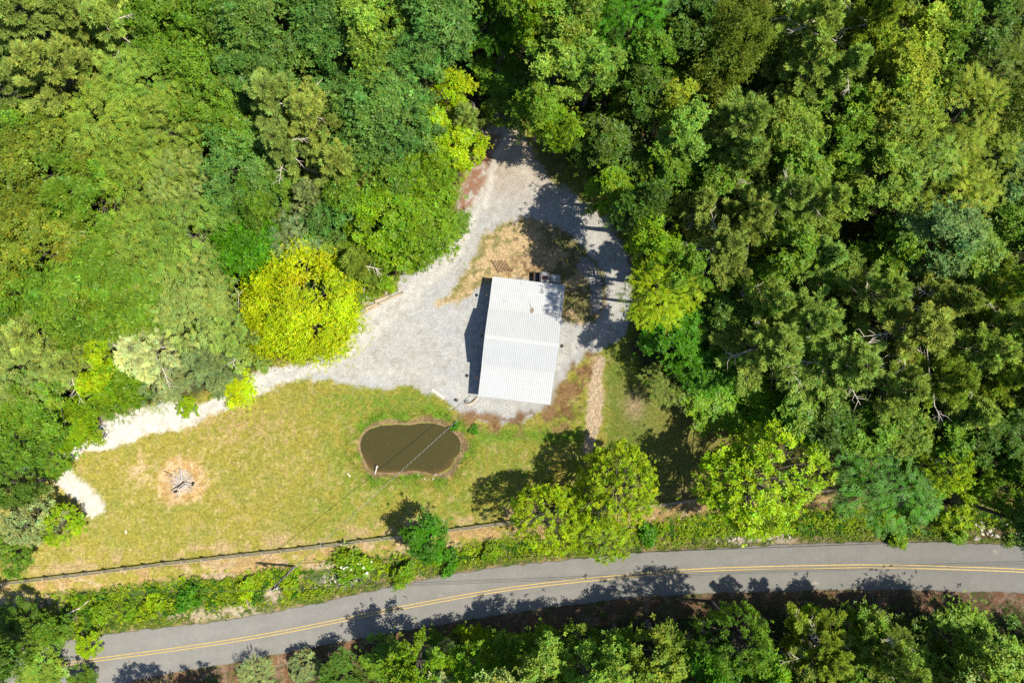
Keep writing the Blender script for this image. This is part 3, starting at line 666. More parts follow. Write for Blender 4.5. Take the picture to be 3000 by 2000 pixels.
TREES = '''
60 50 105 18 p olive|olive pine with bleached bare limbs filling the top left corner of the woods
175 45 85 17 p olive|olive pine at the top edge just right of the corner pine
130 165 95 18 p olive|olive pine hung with long dead grey branches below the top left corner
262 75 75 17 p pine|lighter pine beside the dark gap near the top left corner
25 210 70 16 p olive|pine at the left edge under the dead grey branches
375 50 70 15 o mid|yellow green broadleaf tree at the top edge right of the corner pines
415 140 70 14 o mid|mid green broadleaf tree between the corner pines and the feathery tree
480 40 65 15 o mid|broadleaf tree with shiny leaves on the top edge, left of the deep green trees
600 55 90 16 o deep|large deep green broadleaf tree at the top edge left of centre
735 55 80 16 o deep|deep green broadleaf tree beside the narrow dark slot at the top edge
590 155 85 15 o deep|round deep green crown below the top edge left of centre
500 195 75 14 o mid|mid green broadleaf tree above the pale drooping pine, on its left
860 55 75 16 o lm|light green broadleaf tree just right of the narrow dark slot at the top
985 60 85 16 o deep|deep green broadleaf tree at the top edge beside the brown gap
870 150 72 15 o lm|light green broadleaf crown below the dark slot, above the deep green slope
960 160 70 14 o deep|deep green tree above the dark hollow north of the lime trees
330 215 85 15 h hem|feathery bright green tree right of the long dead branches
250 290 95 15 h hem|large feathery yellow green tree in tiers near the left edge
370 300 85 15 h hem|feathery tree in the middle of the bright tiered patch, upper left woods
440 260 65 14 o mid|mid green broadleaf tree between the bright tiers and the pale pine
55 310 80 14 o mid|broadleaf tree on the left edge above the broad olive green canopy
110 380 100 15 o yo|broad olive green tree with glossy leaves near the left edge
45 460 85 14 o yo|olive green tree on the left edge halfway up the picture
205 440 90 15 o mid|dense mid green tree right of the broad olive green tree
345 400 85 14 h hem|feathery tree at the lower end of the bright tiered patch
430 420 70 14 h olive|olive feathery tree left of the deep green crown in the left woods
640 240 85 17 p olive|pale drooping pine in the upper left woods, its northern top
715 275 85 17 p olive|pale drooping pine in the upper left woods, right of its twin
650 340 75 16 p olive|pale pine with bare twigs, below the twin drooping pines
775 380 65 16 p olive|pale pine whose dead limbs point down to the drive, right end of the pale clump
555 310 60 13 o mid|mid green tree squeezed left of the pale drooping pines
540 410 80 14 o deep|round deep green tree below the pale drooping pines on the left
610 460 65 13 o mid|mid green tree between the deep green crown and the vivid green tree
880 260 90 15 o deep|largest deep green crown on the slope above the drive
840 340 70 14 o deep|deep green crown right of the pale drooping pines
930 320 75 14 o deep|deep green crown just left of the lime trees above the drive
1035 205 45 11 o lime|small lime green tree at the upper end of the lime patch
1065 275 40 11 p olive|dull olive young pine among the lime trees
985 300 60 11 o lime|lime green tree left of the dull young pine
1055 335 52 10 o lime|brightest lime tree at the mouth of the upper lane
960 385 65 12 o grass|fresh green tree below the lime patch beside the drive
905 420 60 12 o mid|mid green tree behind the fresh green one beside the drive
1000 430 50 9 o grass|low fresh green tree over the drive's western edge
875 495 80 12 o grass|bright glossy green tree over the bend of the drive
960 520 75 11 o grass|broad fresh green tree reaching out over the drive north west of the barn
1035 515 45 8 o mid|leafy bough tree stretching furthest over the gravel drive
905 580 60 9 o grass|low green tree above the dark undergrowth beside the drive
800 440 60 13 o mid|shaded mid green tree left of the bend of the drive
760 500 55 12 o deep|small deep green tree in the middle of the left woods
715 460 55 13 p grey|grey green pine in the middle of the left woods
680 545 55 12 h grey|grey green feathery tree above the big yellow tree
575 565 75 13 o vivid|vivid green tree up against the yellow tree's left shoulder
820 610 58 11 p hem|soft pale green young pine right of the big yellow tree
795 680 40 6 o mid|small green tree between the yellow tree and the stacked timbers
688 705 132 12 f yell|huge bright yellow tree beside the gravel drive
772 748 36 7 f yell|small yellow tree at the drive side of the huge yellow one
545 888 46 7 f yell|small yellow tree leaning over the gravel lane south of the woods
440 545 85 14 h hem|feathery olive tree left of the vivid green tree
340 560 85 14 h hem|feathery olive tree at the centre of the left woods
255 620 85 14 o mid|mid green tree below the feathery olive trees
95 570 95 15 o yo|broad dull green tree at the left edge, middle height
45 680 70 14 o mid|green tree on the left edge beside a dark cleft
165 680 95 14 o mid|dense even crowned green tree in the left woods
295 700 90 14 o mid|dense even crowned green tree right of its twin in the left woods
440 650 75 13 h olive|olive feathery tree left of the huge yellow tree
450 735 75 13 h olive|dull olive feathery tree at the lower left of the yellow tree
545 770 75 12 p pine|soft green pine just below left of the huge yellow tree
480 830 65 11 p grey|grey green pine above the bright gravel lane
340 800 80 12 p pale|whitish pale pine with bleached twigs in the lower left woods
245 800 42 11 o lime|lime green tree left of the whitish pale pine
100 755 85 14 p olive|olive grey pine near the left edge above the lane
45 850 75 13 h olive|olive tree on the left edge above the bend of the lane
160 840 70 12 p olive|olive grey pine left of the lime green tree above the lane
370 880 55 9 h grey|grey green tree right over the white gravel lane
235 880 40 10 o lime|second lime tree, below the first, above the white lane
275 920 42 8 h mid|small green tree whose boughs hang over the white lane
85 925 70 12 o mid|dark green tree by the black hollow near the lane's left end
160 975 60 10 o grass|ragged olive tree over the left end of the white lane
55 1010 70 11 o mid|green tree on the left edge where the lane leaves the picture
115 1055 55 9 s mid|thin leaved tree letting the gravel show through at the lane's end
430 935 24 4 s lime|small lime sapling hanging over the white lane
128 1205 50 6 s lime|lime green tree at the left end of the lawn, beside the pale boards
60 1200 65 8 s grey|grey green twiggy tree at the left edge of the lawn
20 1275 50 7 s mid|thin green tree on the left edge above the fence end
35 1120 50 9 o dark|shaded dark tree on the left edge below the lane
35 1425 42 6 o dark|dark green tree on the left edge beside the road verge
112 1455 38 6 o mid|green tree in the verge near the lower left corner
98 1532 54 10 o lm|pale green tree in the lower left corner
25 1510 45 10 o mid|green tree at the very lower left corner edge
198 1482 34 7 s lime|lime tree overhanging the left end of the road
186 1562 32 8 o dark|dark tree on the bottom edge below the left end of the road
1135 65 68 13 h vivid|vivid green feathery tree at the top edge above the upper lane
1225 50 55 15 o grass|fresh green tree at the top edge right of the vivid feathery one
1310 60 65 17 o lm|tall light green tree at the top edge, right of centre
1370 150 58 16 o lm|tall light green tree below the top edge, its right hand crown
1280 160 65 17 o lm|tall light green tree in the middle of the pale cluster north of the lane
1235 250 50 15 o mid|mid green tree at the lower end of the pale cluster north of the lane
1285 290 45 13 o grass|green tree whose bough hangs into the black hollow east of the lane
1150 175 56 12 o mid|mid green tree over the upper lane, below the vivid feathery one
1155 245 48 11 o mid|green tree over the mouth of the upper lane
1440 55 75 16 h vivid|vivid green feathery tree at the top edge above the black hollow
1500 130 55 15 o mid|mid green tree right of the vivid feathery tree
1470 215 60 13 o dark|dark green tree beside the black hollow in the upper right woods
1590 60 65 15 o dark|dark tree at the top edge left of the golden olive tree
1690 70 85 17 f yo|golden olive fine leaved tree at the top edge
1650 150 60 15 f yo|golden olive fine leaved tree below the top edge one
1545 235 48 14 o gold|golden green crown standing alone right of the black hollow
1385 320 60 11 o dark|dark green tree at the corner of the clearing, east of the lane
1430 370 55 10 o dark|dark green low tree at the clearing's upper right corner
1575 315 60 15 o lm|light green tree below the golden green crown
1530 385 55 13 o mid|mid green tree with bare grey twigs beside it, upper right woods
1710 290 72 18 p pine|pale blue green pine spire in the upper right woods
1700 360 62 17 p pine|pale pine just below the blue green spire
1870 55 85 18 p pine|pale tufted pine at the top edge, right of the golden olive tree
1985 50 65 18 p hem|yellowish pine at the top edge in the right half
1850 160 80 16 p pine|shaded pine with bright tufts beneath the top edge pines
1930 165 60 16 p pine|pine with dark bare lower limbs, right of the shaded pine
2080 90 75 16 o gold|glossy yellow green tree near the top edge, right quarter
2165 70 60 15 o mid|green tree at the top edge left of the grey trunk
2050 190 80 16 o gold|glossy yellow green tree below its twin, right quarter
2120 210 55 15 o mid|green tree between the glossy trees and the olive ones at the right
2240 60 65 14 o dark|dark tree at the top edge near the right corner
2320 50 60 15 h yo|olive tree in the top right corner
2300 160 70 14 h yo|olive tree on the right edge below the corner
2200 275 80 16 h gold|golden feathery tree in the upper right woods
2290 265 60 15 f yo|fine leaved olive tree on the right edge beside the golden feathery tree
1960 250 60 14 o mid|mid green tree above the small black gap in the upper right
1830 310 70 15 o lm|light green tree right of the pale pines
1840 400 62 14 o mid|mid green tree below the light green one, right of the pale pines
1945 330 70 14 o mid|green tree to the right of the small black gap
2050 300 75 16 o lm|light glossy tree in the middle of the upper right woods
2020 400 75 15 o lm|light glossy tree below its twin in the upper right woods
2110 380 65 15 h hem|feathery green tree right of the light glossy trees
2190 460 72 14 h gold|golden feathery tree halfway down the right side
2260 380 62 15 h gold|golden feathery tree by the right edge, upper half
2325 400 55 14 o blue|blue green tree on the right edge, upper half
2155 540 75 15 o blue|blue green broadleaf tree in the right woods above the big pines
2245 590 75 15 o lm|light blue green tree near the right edge above the big pines
2325 520 55 14 o mid|green tree on the right edge at mid height
2070 560 60 13 o mid|shaded green tree left of the blue green one
2305 650 60 17 p hem|bright pine against the right edge
1400 440 52 19 o grass|lit green crown leaning over the clearing's upper right side
1465 480 60 21 o dark|shaded tree behind the lit crown at the clearing's edge
1500 562 64 24 o grass|fresh green tree at the clearing edge level with the island
1508 676 80 24 h lime|yellow green feathery tree at the clearing edge right of the barn
1560 620 55 20 o mid|green tree behind the yellow green feathery one
1640 400 60 13 o mid|mid green tree amid dark gaps, right of the clearing
1600 480 55 14 p olive|thin olive pine with grey bare limbs near the clearing
1650 570 80 17 p olive|olive pine with long bare limbs, right of the clearing
1725 500 70 17 p olive|olive pine above the black hole in the right woods
1705 640 45 9 o grass|fresh green sapling tree beneath the bare limbed pine
1810 460 75 18 p pine|pale pine beside the fallen pinkish limbs
1880 460 70 17 p pine|pale pine with broken pinkish limbs at its right
1800 570 60 15 o mid|green tree between pale pines and the big pines
1890 590 60 14 p pine|pine on the edge of the black hole above the big pines
1545 770 65 12 o vivid|vivid shaded tree right of the barn, behind the feathery tree
1625 826 68 9 o vivid|dark vivid green tree south east of the barn
1555 868 60 4.5 h yo|dark olive low tree at the clearing edge south east of the barn
1660 720 60 12 o dark|shaded dark tree between the clearing and the big pines
1765 690 62 17 p pine|pine at the left front of the big pine stand
1770 800 90 18 p pine|large spreading pine at the left of the big pine stand
1860 740 80 18 p pine|pine in the upper middle of the big pine stand
1930 840 95 18 p pine|largest pine at the heart of the big pine stand
2010 680 75 18 p pine|tall pine at the top of the big pine stand
2085 760 100 18 p olive|yellowish pine at the right of the big pine stand
2160 690 65 17 p olive|yellowish pine at the upper right of the big pine stand
2050 890 80 17 p pine|pine with fanned bare limbs at the foot of the big stand
2150 870 85 17 p hem|pine at the lower right of the big pine stand
2240 800 75 17 p pine|pine near the right edge beside the big stand
2335 752 62 17 p pine|pine on the right edge level with the big stand
2310 860 65 16 p hem|pine on the right edge below mid height
2210 940 65 14 p pine|low pine under the right end of the big stand
1645 902 70 5 o grass|bright green tree standing over the lawn's upper right corner
1738 928 74 6 o grass|bright green tree over the lawn right of its twin
1820 960 62 11 o mid|green tree above the lawn at the foot of the big pines
1900 975 60 12 o dark|dark tree at the lawn's edge under the big pines
1985 985 60 12 o mid|mid green tree at the foot of the fanned bare limbs
2080 985 65 12 o lm|light green tree above the willow like tree
2175 1010 60 12 o mid|green tree right of the light green one near the lower right
2280 990 70 13 o dark|dark green tree on the lower right edge of the woods
2340 1060 50 12 o mid|green tree on the right edge above the roadside trees
1728 1108 150 14 s lime|big yellow green open tree in the lawn's lower right
1420 1112 98 11.5 s lime|lime green open tree beside the fence south of the barn
1265 1170 84 10 s lime|green open tree straddling the fence left of the lime one
1370 1205 78 6 s lime|low spreading green tree on the verge under the lime one
2040 1125 104 10 h vivid|vivid green willow like tree beside the road
2150 1075 70 11 s lime|yellow green open tree right of the willow like tree
2195 1160 58 9 s lime|yellow green open tree at the roadside near the right end
2285 1110 70 11 s grass|green open tree near the right edge above the road
2335 1180 50 9 s mid|thin green tree on the right edge at the roadside
985 1236 52 7 o vivid|small vivid green tree standing alone on the fence line
700 1530 42 9 s grey|thin grey tree at the bottom edge under the road
590 1550 45 9 h grey|grey green tree on the bottom edge below the road's left part
790 1550 46 5 o dark|dark green tree at the bottom edge, first of the row below the road
872 1508 42 9 o mid|green tree in the row below the road, left end
952 1546 58 13 o grass|fresh green tree on the bottom edge left of the pale pine
1015 1548 46 13 p pale|pale pine on the bottom edge below the road
1015 1496 40 5 o mid|green tree right below the road above the pale pine
1100 1480 42 8 o lime|yellow green crown in the row below the road
1085 1545 48 10 o grass|green tree on the bottom edge right of the pale pine
1175 1505 50 8 o mid|dark leaved green tree in the row right of the yellow green crown
1250 1476 42 9 o grass|green crown nearest the road in the row below it
1255 1540 60 15 o lm|light green tree at the middle of the bottom edge
1335 1478 45 9 o mid|shaded green tree below the road at the middle of the row
1345 1545 50 15 o lm|pale leaved tree on the bottom edge right of the middle
1430 1490 46 14 o mid|green tree in front of the large shadow on the road
1440 1550 50 16 o lm|tree on the bottom edge below the large shadow on the road
1525 1510 62 17 o lm|tall light green tree beside the one casting the large road shadow
1718 1488 76 17 s mid|open green tree below the road whose shadow reaches past the yellow lines
1635 1550 55 15 o vivid|vivid green tree on the bottom edge right of the tall one
1640 1490 46 8 o vivid|vivid green tree under the red clay bank
1740 1535 55 14 o grass|fresh green tree on the bottom edge left of the long pine
1860 1424 38 8 o lime|yellow green tree top nearest the red clay bank
1885 1490 75 17 p hem|long pale pine below the road in the lower right
1985 1464 55 9 o mid|green tree right of the long pale pine
2060 1520 55 16 p pine|pale pine on the bottom edge right of the long one
2080 1456 45 8 o dark|shaded tree under the clay bank near the right
2195 1464 60 10 o mid|mid green tree below the road near the right corner
2260 1530 60 14 o lm|light green tree on the bottom edge near the right corner
2330 1480 50 9 o dark|dark tree in the lower right corner
'''
NAMES = dict(o='broadleaf_tree', p='pine_tree', h='feathery_tree', s='open_crowned_tree', f='fine_leaved_tree')
for ln in TREES.strip().splitlines():
    a, label = ln.split('|'); a = a.split()
    place_tree(float(a[0]), float(a[1]), float(a[2]), float(a[3]), a[4], a[5], NAMES[a[4]], label)
# woods that go on past the picture, and low trees standing under the canopy
for i in range(46):
    t = i/46*2*(2352+1568)+rt.uniform(-30, 30)
    o = 75
    if t < 2352: fx, fy = t, -o
    elif t < 2352+1568: fx, fy = 2352+o, t-2352
    elif t < 2352*2+1568: fx, fy = 2352*2+1568-t, 1568+o
    else: fx, fy = -o, max(0, 2*(2352+1568)-t)
    if fy > 1250 and fy < 1500 and not (0 < fx < 2352): continue
    if fy > 1568 and fx < 1150: continue
    if fx < 0 and fy > 1000 and fy < 1250: continue
    place_tree(fx, fy, rt.uniform(70, 95), rt.uniform(13, 17), rt.choice('oop'), rt.choice(['mid','deep','dark','olive']), 'forest_tree',
               'forest tree growing just past the edge of the view', group='trees past the picture edge')
place_tree(342, 1672, 78, 14, 's', 'mid', 'forest_tree', 'forest tree growing just past the edge of the view', group='trees past the picture edge')
place_tree(470, 1660, 55, 12, 's', 'mid', 'forest_tree', 'forest tree growing just past the edge of the view', group='trees past the picture edge')
cl = np.array(CLEAR)
n_under = 0
rr = np.random.default_rng(55)
cx_ = rr.uniform(-60, 60, 700); cy_ = rr.uniform(-42, 42, 700)
dcl = sdf(1500+K*cx_, 1000-K*cy_, CLEAR)
keep = []
for x, y, d in zip(cx_, cy_, dcl):
    if d < 55 or any((x-a)**2+(y-b)**2 < 16 for a, b in keep): continue
    keep.append((x, y))
for x, y in keep[:140]:
    h = rr.uniform(5, 10); R = rr.uniform(1.9, 3.2)
    (meshes, R0, H0) = PROTO['oS'][int(rr.integers(4))]
    root = empty('understory_tree', (x, y, float(gz(np.array([x]), np.array([y]))[0])), rr.uniform(0, 6.28),
                 label='low shaded tree growing beneath the forest canopy', cat='tree', group='low trees under the canopy')
    for nme, me in zip(('crown', 'trunk'), meshes):
        c = link(nme, me, root); c.scale = (R/R0, R/R0, h/H0)
        if nme == 'crown':
            b = COLS[['grass','mid','deep','lm'][int(rr.integers(4))]]; c.color = (*b, 1)

# ------------------------------------------------------------------ forest undergrowth, verge weeds and lawn grass
def scatter_rosettes(name, n, box, weight, height, colf, L, k, seed, mat_, tilt=.3):
    r = np.random.default_rng(seed)
    x = r.uniform(box[0], box[1], n); y = r.uniform(box[2], box[3], n)
    w = weight(x, y); m = r.random(n) < w; x = x[m]; y = y[m]
    hmax = height(x, y); z = gz(x, y) + hmax*r.uniform(.3, 1, len(x))
    C = np.stack([x, y, z], -1)
    A = nrm(np.array([0, 0, 1.]) + r.normal(0, .4, C.shape))
    Q = rosettes(C, A, k, L, .5, r, tilt)
    T = np.repeat(colf(x, y)*tint(len(x), r, .2), k, 0)*tint(len(x)*k, r, .08, .04)
    return setp(link(name, quadmesh(name, Q, T, mat_)), kind='stuff')
def w_forest(x, y):
    px = 1500+K*x; py = 1000-K*y
    return sst(0, 40, sdf(px, py, CLEAR))*sst(.3, .6, fbm(px, py, 60, 201))
scatter_rosettes('forest_undergrowth', 26000, (-62, 62, -43, 43), w_forest, lambda x, y: .3+1.6*fbm(x*K, y*K, 50, 205),
                 lambda x, y: np.array((.045,.085,.018))*np.ones((len(x), 3)), .42, 5, 301, M_weed)
def verge_pos(x, y):
    px = 1500+K*x; py = 1000-K*y
    return px, py, interp(px, FENCE), fu(px), fl(px)
def w_verge(x, y):
    px, py, fe, up, lo = verge_pos(x, y)
    n = fbm(px, py, 45, 221); n2 = fbm(px, py, 16, 223)
    band = sst(fe+40, fe+78, py)*(1-sst(up-12, up-3, py))
    pale = np.zeros_like(px)
    for cx, cy, rx, ry in ((2210,1582,140,13),(590,1805,90,20),(700,1790,80,20),(1000,1700,66,24),(2920,1562,100,18),(80,1765,110,20),(800,1745,36,20),(640,1690,55,9),(950,1660,55,9)):
        pale = np.maximum(pale, np.exp(-(((px-cx)/rx)**2+((py-cy)/ry)**2)**2))
    return band*np.where(px > 1300, .85, .3+.7*sst(.33, .53, n))*(1-.92*pale)
def h_verge(x, y):
    px, py, fe, up, lo = verge_pos(x, y)
    return .10+.62*sst(.38, .7, fbm(px, py, 45, 221))*sst(5, 60, up-py)
def c_verge(x, y):
    px, py, fe, up, lo = verge_pos(x, y)
    n = fbm(px, py, 60, 231)[:, None]; m = fbm(px, py, 24, 233)[:, None]
    c = np.array((.135,.235,.006))*(1-n)+np.array((.26,.36,.004))*n
    c = np.where(m > .62, np.array((.055,.155,.006)), c)
    e = (1-sst(8, 40, up-py))[:, None]*.6
    return c*(1-e)+np.array((.14,.15,.04))*e
scatter_rosettes('verge_weeds', 80000, (-62, 62, -37, -14), w_verge, h_verge, c_verge, .23, 5, 311, M_weed)
def w_bank(x, y):
    px, py, fe, up, lo = verge_pos(x, y)
    return sst(lo+14, lo+60, py)*(1-sst(lo+150, lo+200, py))*sst(.42, .58, fbm(px, py, 28, 241))*.9
scatter_rosettes('bank_weeds', 22000, (-62, 62, -43, -28), w_bank, lambda x, y: .15+.4*fbm(x*K, y*K, 20, 243),
                 lambda x, y: np.array((.06,.115,.014))*np.ones((len(x), 3)), .2, 5, 321, M_weed)
def w_edge(x, y):
    """tall grass and seedlings in a rim along the woods and the drive"""
    px = 1500+K*x; py = 1000-K*y; d = sdf(px, py, CLEAR)
    return (1-sst(10, 46, np.abs(d+6)))*sst(.38, .55, fbm(px, py, 30, 251))*(py < 1420)*.9*(sdf(px, py, DRIVE) > 4)
scatter_rosettes('woodland_edge_weeds', 60000, (-62, 62, -18, 42), w_edge, lambda x, y: .15+.5*fbm(x*K, y*K, 26, 253),
                 lambda x, y: (np.array((.13,.20,.008))*np.ones((len(x), 3))), .22, 5, 331, M_weed)
def grass(name, n, box, wf, hf, seed, width=.03, boost=1.0):
    r = np.random.default_rng(seed)
    x = r.uniform(box[0], box[1], n); y = r.uniform(box[2], box[3], n)
    m = r.random(n) < wf(x, y); x = x[m]; y = y[m]; n = len(x)
    c, g = gcol(x, y); kp = g < .3; x = x[kp]; y = y[kp]; c = c[kp]; n = len(x)
    P = np.stack([x, y, gz(x, y)-.01], -1)
    a = r.uniform(0, 2*PI, n); h = hf(x, y)*r.uniform(.5, 1.3, n)
    S_ = np.stack([np.cos(a), np.sin(a), 0*a], -1)
    tip = P + np.stack([r.normal(0, .6, n)*h, r.normal(0, .6, n)*h, h], -1)
    Q = np.stack([P-S_*width, P+S_*width, tip], 1)
    T = c*tint(n, r, .22, .08)*boost
    return setp(link(name, trismesh(name, Q, T, M_weed)), kind='stuff')
def w_lawn(x, y):
    px = 1500+K*x; py = 1000-K*y
    d = sdf(px, py, CLEAR)
    w = (d < 0)*(py < interp(px, FENCE)+70)*(sdf(px, py, POND) > 4)
    fire = np.hypot(px-532, py-1412) > 75
    return w*fire*(.35+.65*sst(.35, .6, fbm(px, py, 20, 261)))
grass('lawn_grass', 150000, (-60, 50, -29, 26), w_lawn, lambda x, y: .05+.09*fbm(x*K, y*K, 24, 263), 341)
def w_pondrim(x, y):
    px = 1500+K*x; py = 1000-K*y; d = sdf(px, py, POND)
    return (d > 2)*(1-sst(20, 60, d))*sst(.36, .52, fbm(px, py, 18, 271))
grass('pond_rim_grass', 50000, (-21, -4, -19, -7), w_pondrim, lambda x, y: .08+.10*fbm(x*K, y*K, 18, 273), 343, .03, 1.15)

# ------------------------------------------------------------------ barn
B_ROT = math.radians(-6.95); BW, BL = 8.25, 13.7; CXY = (1.09, .096)
barn = empty('barn', (CXY[0], CXY[1], 0), B_ROT, label='white metal roofed barn with raised middle bay in the gravel yard', cat='barn')
ov = .18                                  # roof overhang
xw, xe = -BW/2, BW/2
yN, yS, y1, y2 = BL/2, -BL/2, BL/2-3.78, -BL/2+3.74
ZE, ZT, ZC, ZR = 2.2, 2.62, 3.22, 4.4
yc = (y1+y2)/2
m = MB()
# outer walls as closed slabs
def wall_poly(pts, x0, x1):
    n = len(pts)
    m.add([(x0, y, z) for y, z in pts]+[(x1, y, z) for y, z in pts],
          [tuple(range(n)), tuple(reversed(range(n, 2*n)))]+[(i, n+i, n+(i+1)%n, (i+1)%n) for i in range(n)])
prof = [(yN-ov, 0), (yN-ov, ZE-.05), (y1, ZT-.05), (y1-.12, ZC-.06), (yc, ZR-.07), (y2+.12, ZC-.06), (y2, ZT-.05), (yS+ov, ZE-.05), (yS+ov, 0)]
wall_poly(prof, xw+ov, xw+ov+.1); wall_poly(prof, xe-ov-.1, xe-ov)
m.box((0, yN-ov-.05, (ZE-.05)/2), (BW-2*ov-.2, .1, ZE-.05)); m.box((0, yS+ov+.05, (ZE-.05)/2), (BW-2*ov-.2, .1, ZE-.05))
m.box((0, y1-.06, (ZT+ZC)/2-.05), (BW-2*ov-.2, .1, ZC-ZT)); m.box((0, y2+.06, (ZT+ZC)/2-.05), (BW-2*ov-.2, .1, ZC-ZT))
m.build('wall', M_wall, barn)
def roof_slope(ya, za, yb, zb, x0=xw, x1=xe):
    """ribbed sheet from (ya,za) down to (yb,zb)"""
    mb = MB(); n = Vector((0, -(zb-za), (yb-ya))).normalized()
    if n.z < 0: n = -n
    prof = []; sp = .2285; x = x0
    k = int((x1-x0)/sp)
    off = ((x1-x0)-k*sp)/2
    prof.append((x0, 0))
    for i in range(k+1):
        c = x0+off+i*sp
        if c-.035 > x0+.005 and c+.035 < x1-.005:
            prof += [(c-.034, 0), (c-.014, .026), (c+.014, .026), (c+.034, 0)]
    prof.append((x1, 0))
    V = []
    for (yy, zz) in ((ya, za), (yb, zb)):
        for x, h in prof: V.append(Vector((x, yy, zz))+n*h)
    q = len(prof)
    F = [(i, i+1, q+i+1, q+i) for i in range(q-1)]
    b = len(V)
    for (yy, zz) in ((ya, za), (yb, zb)):
        V.append(Vector((x0, yy, zz))-n*.03); V.append(Vector((x1, yy, zz))-n*.03)
    F += [(b, b+1, b+3, b+2), (0, b, b+2, q), (q-1, 2*q-1, b+3, b+1), tuple(range(q))+(b+1, b), tuple(range(q, 2*q))+(b+3, b+2)]
    mb.add(V, F)
    return mb.build('roof_slope', M_roof, barn)
roof_slope(yc, ZR, y1+.10, ZC-.04); roof_slope(yc, ZR, y2-.10, ZC-.04)
roof_slope(y1-.02, ZT, yN, ZE); roof_slope(y2+.02, ZT, yS, ZE)
m = MB()
m.add([(xw-.01, yc-.22, ZR-.05), (xw-.01, yc, ZR+.045), (xw-.01, yc+.22, ZR-.05), (xe+.01, yc-.22, ZR-.05), (xe+.01, yc, ZR+.045), (xe+.01, yc+.22, ZR-.05)],
      [(0,3,4,1), (1,4,5,2), (0,1,2), (3,5,4), (0,2,5,3)])
m.build('ridge_cap', M_trim, barn)
for sx in (-1, 1):
    for (ya, za, yb, zb) in ((yc, ZR, y1+.1, ZC-.04), (yc, ZR, y2-.1, ZC-.04), (y1, ZT, yN, ZE), (y2, ZT, yS, ZE)):
        m = MB(); x = (xw if sx < 0 else xe)+sx*.014
        m.add([(x-.012, ya, za-.14), (x+.012, ya, za-.14), (x+.012, ya, za+.03), (x-.012, ya, za+.03),
               (x-.012, yb, zb-.14), (x+.012, yb, zb-.14), (x+.012, yb, zb+.03), (x-.012, yb, zb+.03)],
              [(0,1,2,3), (7,6,5,4), (0,4,5,1), (1,5,6,2), (2,6,7,3), (3,7,4,0)])
        m.build('rake_trim', M_trim, barn)
# doors on the yard side
m = MB(); m.box((xw+ov-.03, yc, 1.25), (.05, 3.4, 2.5)); d = m.build('bay_door', M_door, barn)
for i in range(4):
    q = MB(); q.box((xw+ov-.065, yc, .32+i*.62), (.02, 3.3, .56)); q.build('door_panel', M_door, d)
for yy in ((y1+yN)/2, (y2+yS)/2):
    m = MB(); m.box((xw+ov-.03, yy, 1.0), (.05, 1.0, 2.0)); d = m.build('side_door', M_door, barn)
    q = MB(); q.box((xw+ov-.07, yy+.38, 1.0), (.05, .04, .14)); q.build('handle', M_black, d)
for yy in (yc-1.4, yc+1.4):
    m = MB(); m.box((xe-ov+.03, yy, 1.5), (.05, 1.0, .9)); d = m.build('window', M_trim, barn)
    q = MB(); q.box((xe-ov+.062, yy, 1.5), (.012, .86, .76)); q.build('pane', M_glass, d)
def lamp(side, along, z):
    """gooseneck barn light: arm from the wall, dome shade"""
    x = (xw-.46) if side < 0 else (xe+.42); y = BL/2-along; wx_ = xw+ov if side < 0 else xe-ov
    m = MB(); m.tube([(wx_, y, z-.25), (wx_+side*.12, y, z+.02), ((wx_+x)/2, y, z+.14), (x, y, z+.12), (x, y, z)], .016, 8)
    l = m.build('lamp', M_black, barn)
    m = MB(); m.lathe([(.02, .07), (.05, .06), (.075, .01), (.10, -.04), (.16, -.09), (.19, -.13), (.20, -.15), (.185, -.145), (.15, -.10), (.09, -.05), (.05, 0), (.0, .02)], (x, y, z), 24)
    m.build('lamp_shade', M_black, l, smooth=True)
    m = MB(); m.lathe([(.001, .085), (.03, .083), (.04, .068), (.02, .064)], (x, y, z), 12); m.build('lamp_cap', M_lampin, l, smooth=True)
lamp(-1, 2.18, 2.35); lamp(-1, 6.85, 3.5); lamp(-1, 11.65, 2.35); lamp(1, 6.9, 3.5)
# dead leaves and twigs lying on the roof
def on_roof(px, py):
    for h in (2.4, 3.0, 3.5, 4.0):
        x, y = pt(px, py, h); v = Vector((x-CXY[0], y-CXY[1], 0)); v.rotate(__import__('mathutils').Euler((0, 0, -B_ROT)))
        if v.y > y1: z = ZT+(ZE-ZT)*(v.y-y1)/(yN-y1)
        elif v.y > yc: z = ZR+(ZC-ZR)*(v.y-yc)/(y1-yc)
        else: z = ZR+(ZC-ZR)*(v.y-yc)/(y2-yc)
    x, y = pt(px, py, z); return Vector((x, y, z+.03))
def dead_twig(px, py, s, ang, label, leaves=3):
    o = empty('dead_twig', on_roof(px, py), ang, label=label, cat='twig')
    m = MB(); m.tube([(0, 0, .02), (0, .35*s, .05), (.03*s, .8*s, .03)], [.018*s, .014*s, .006], 5); m.build('stem', M_rusty, o)
    for i in range(leaves):
        m = MB(); a = .4*i; x = (-.12 if i % 2 else .1)*s; y = -.12*s*i
        m.add([(x, y, .02), (x+.13*s, y+.02, .07), (x+.10*s, y-.2*s, .05), (x-.06*s, y-.2*s, .09)], [(0, 3, 2, 1)]); m.build('dry_leaf', M_brownleaf, o)
dead_twig(1556, 903, 1.0, .25, 'largest brown leafy twig lying on the barn roof', 4)
dead_twig(1477, 880, .3, .4, 'small brown scrap on the roof near the left edge', 1)
dead_twig(1525, 831, .3, -.3, 'small brown scrap on the roof close to its upper edge', 1)
dead_twig(1606, 893, .3, .6, 'small brown scrap on the roof right of the leafy twig', 1)
dead_twig(1591, 917, .3, .1, 'small brown scrap on the roof just below right of the leafy twig', 1)

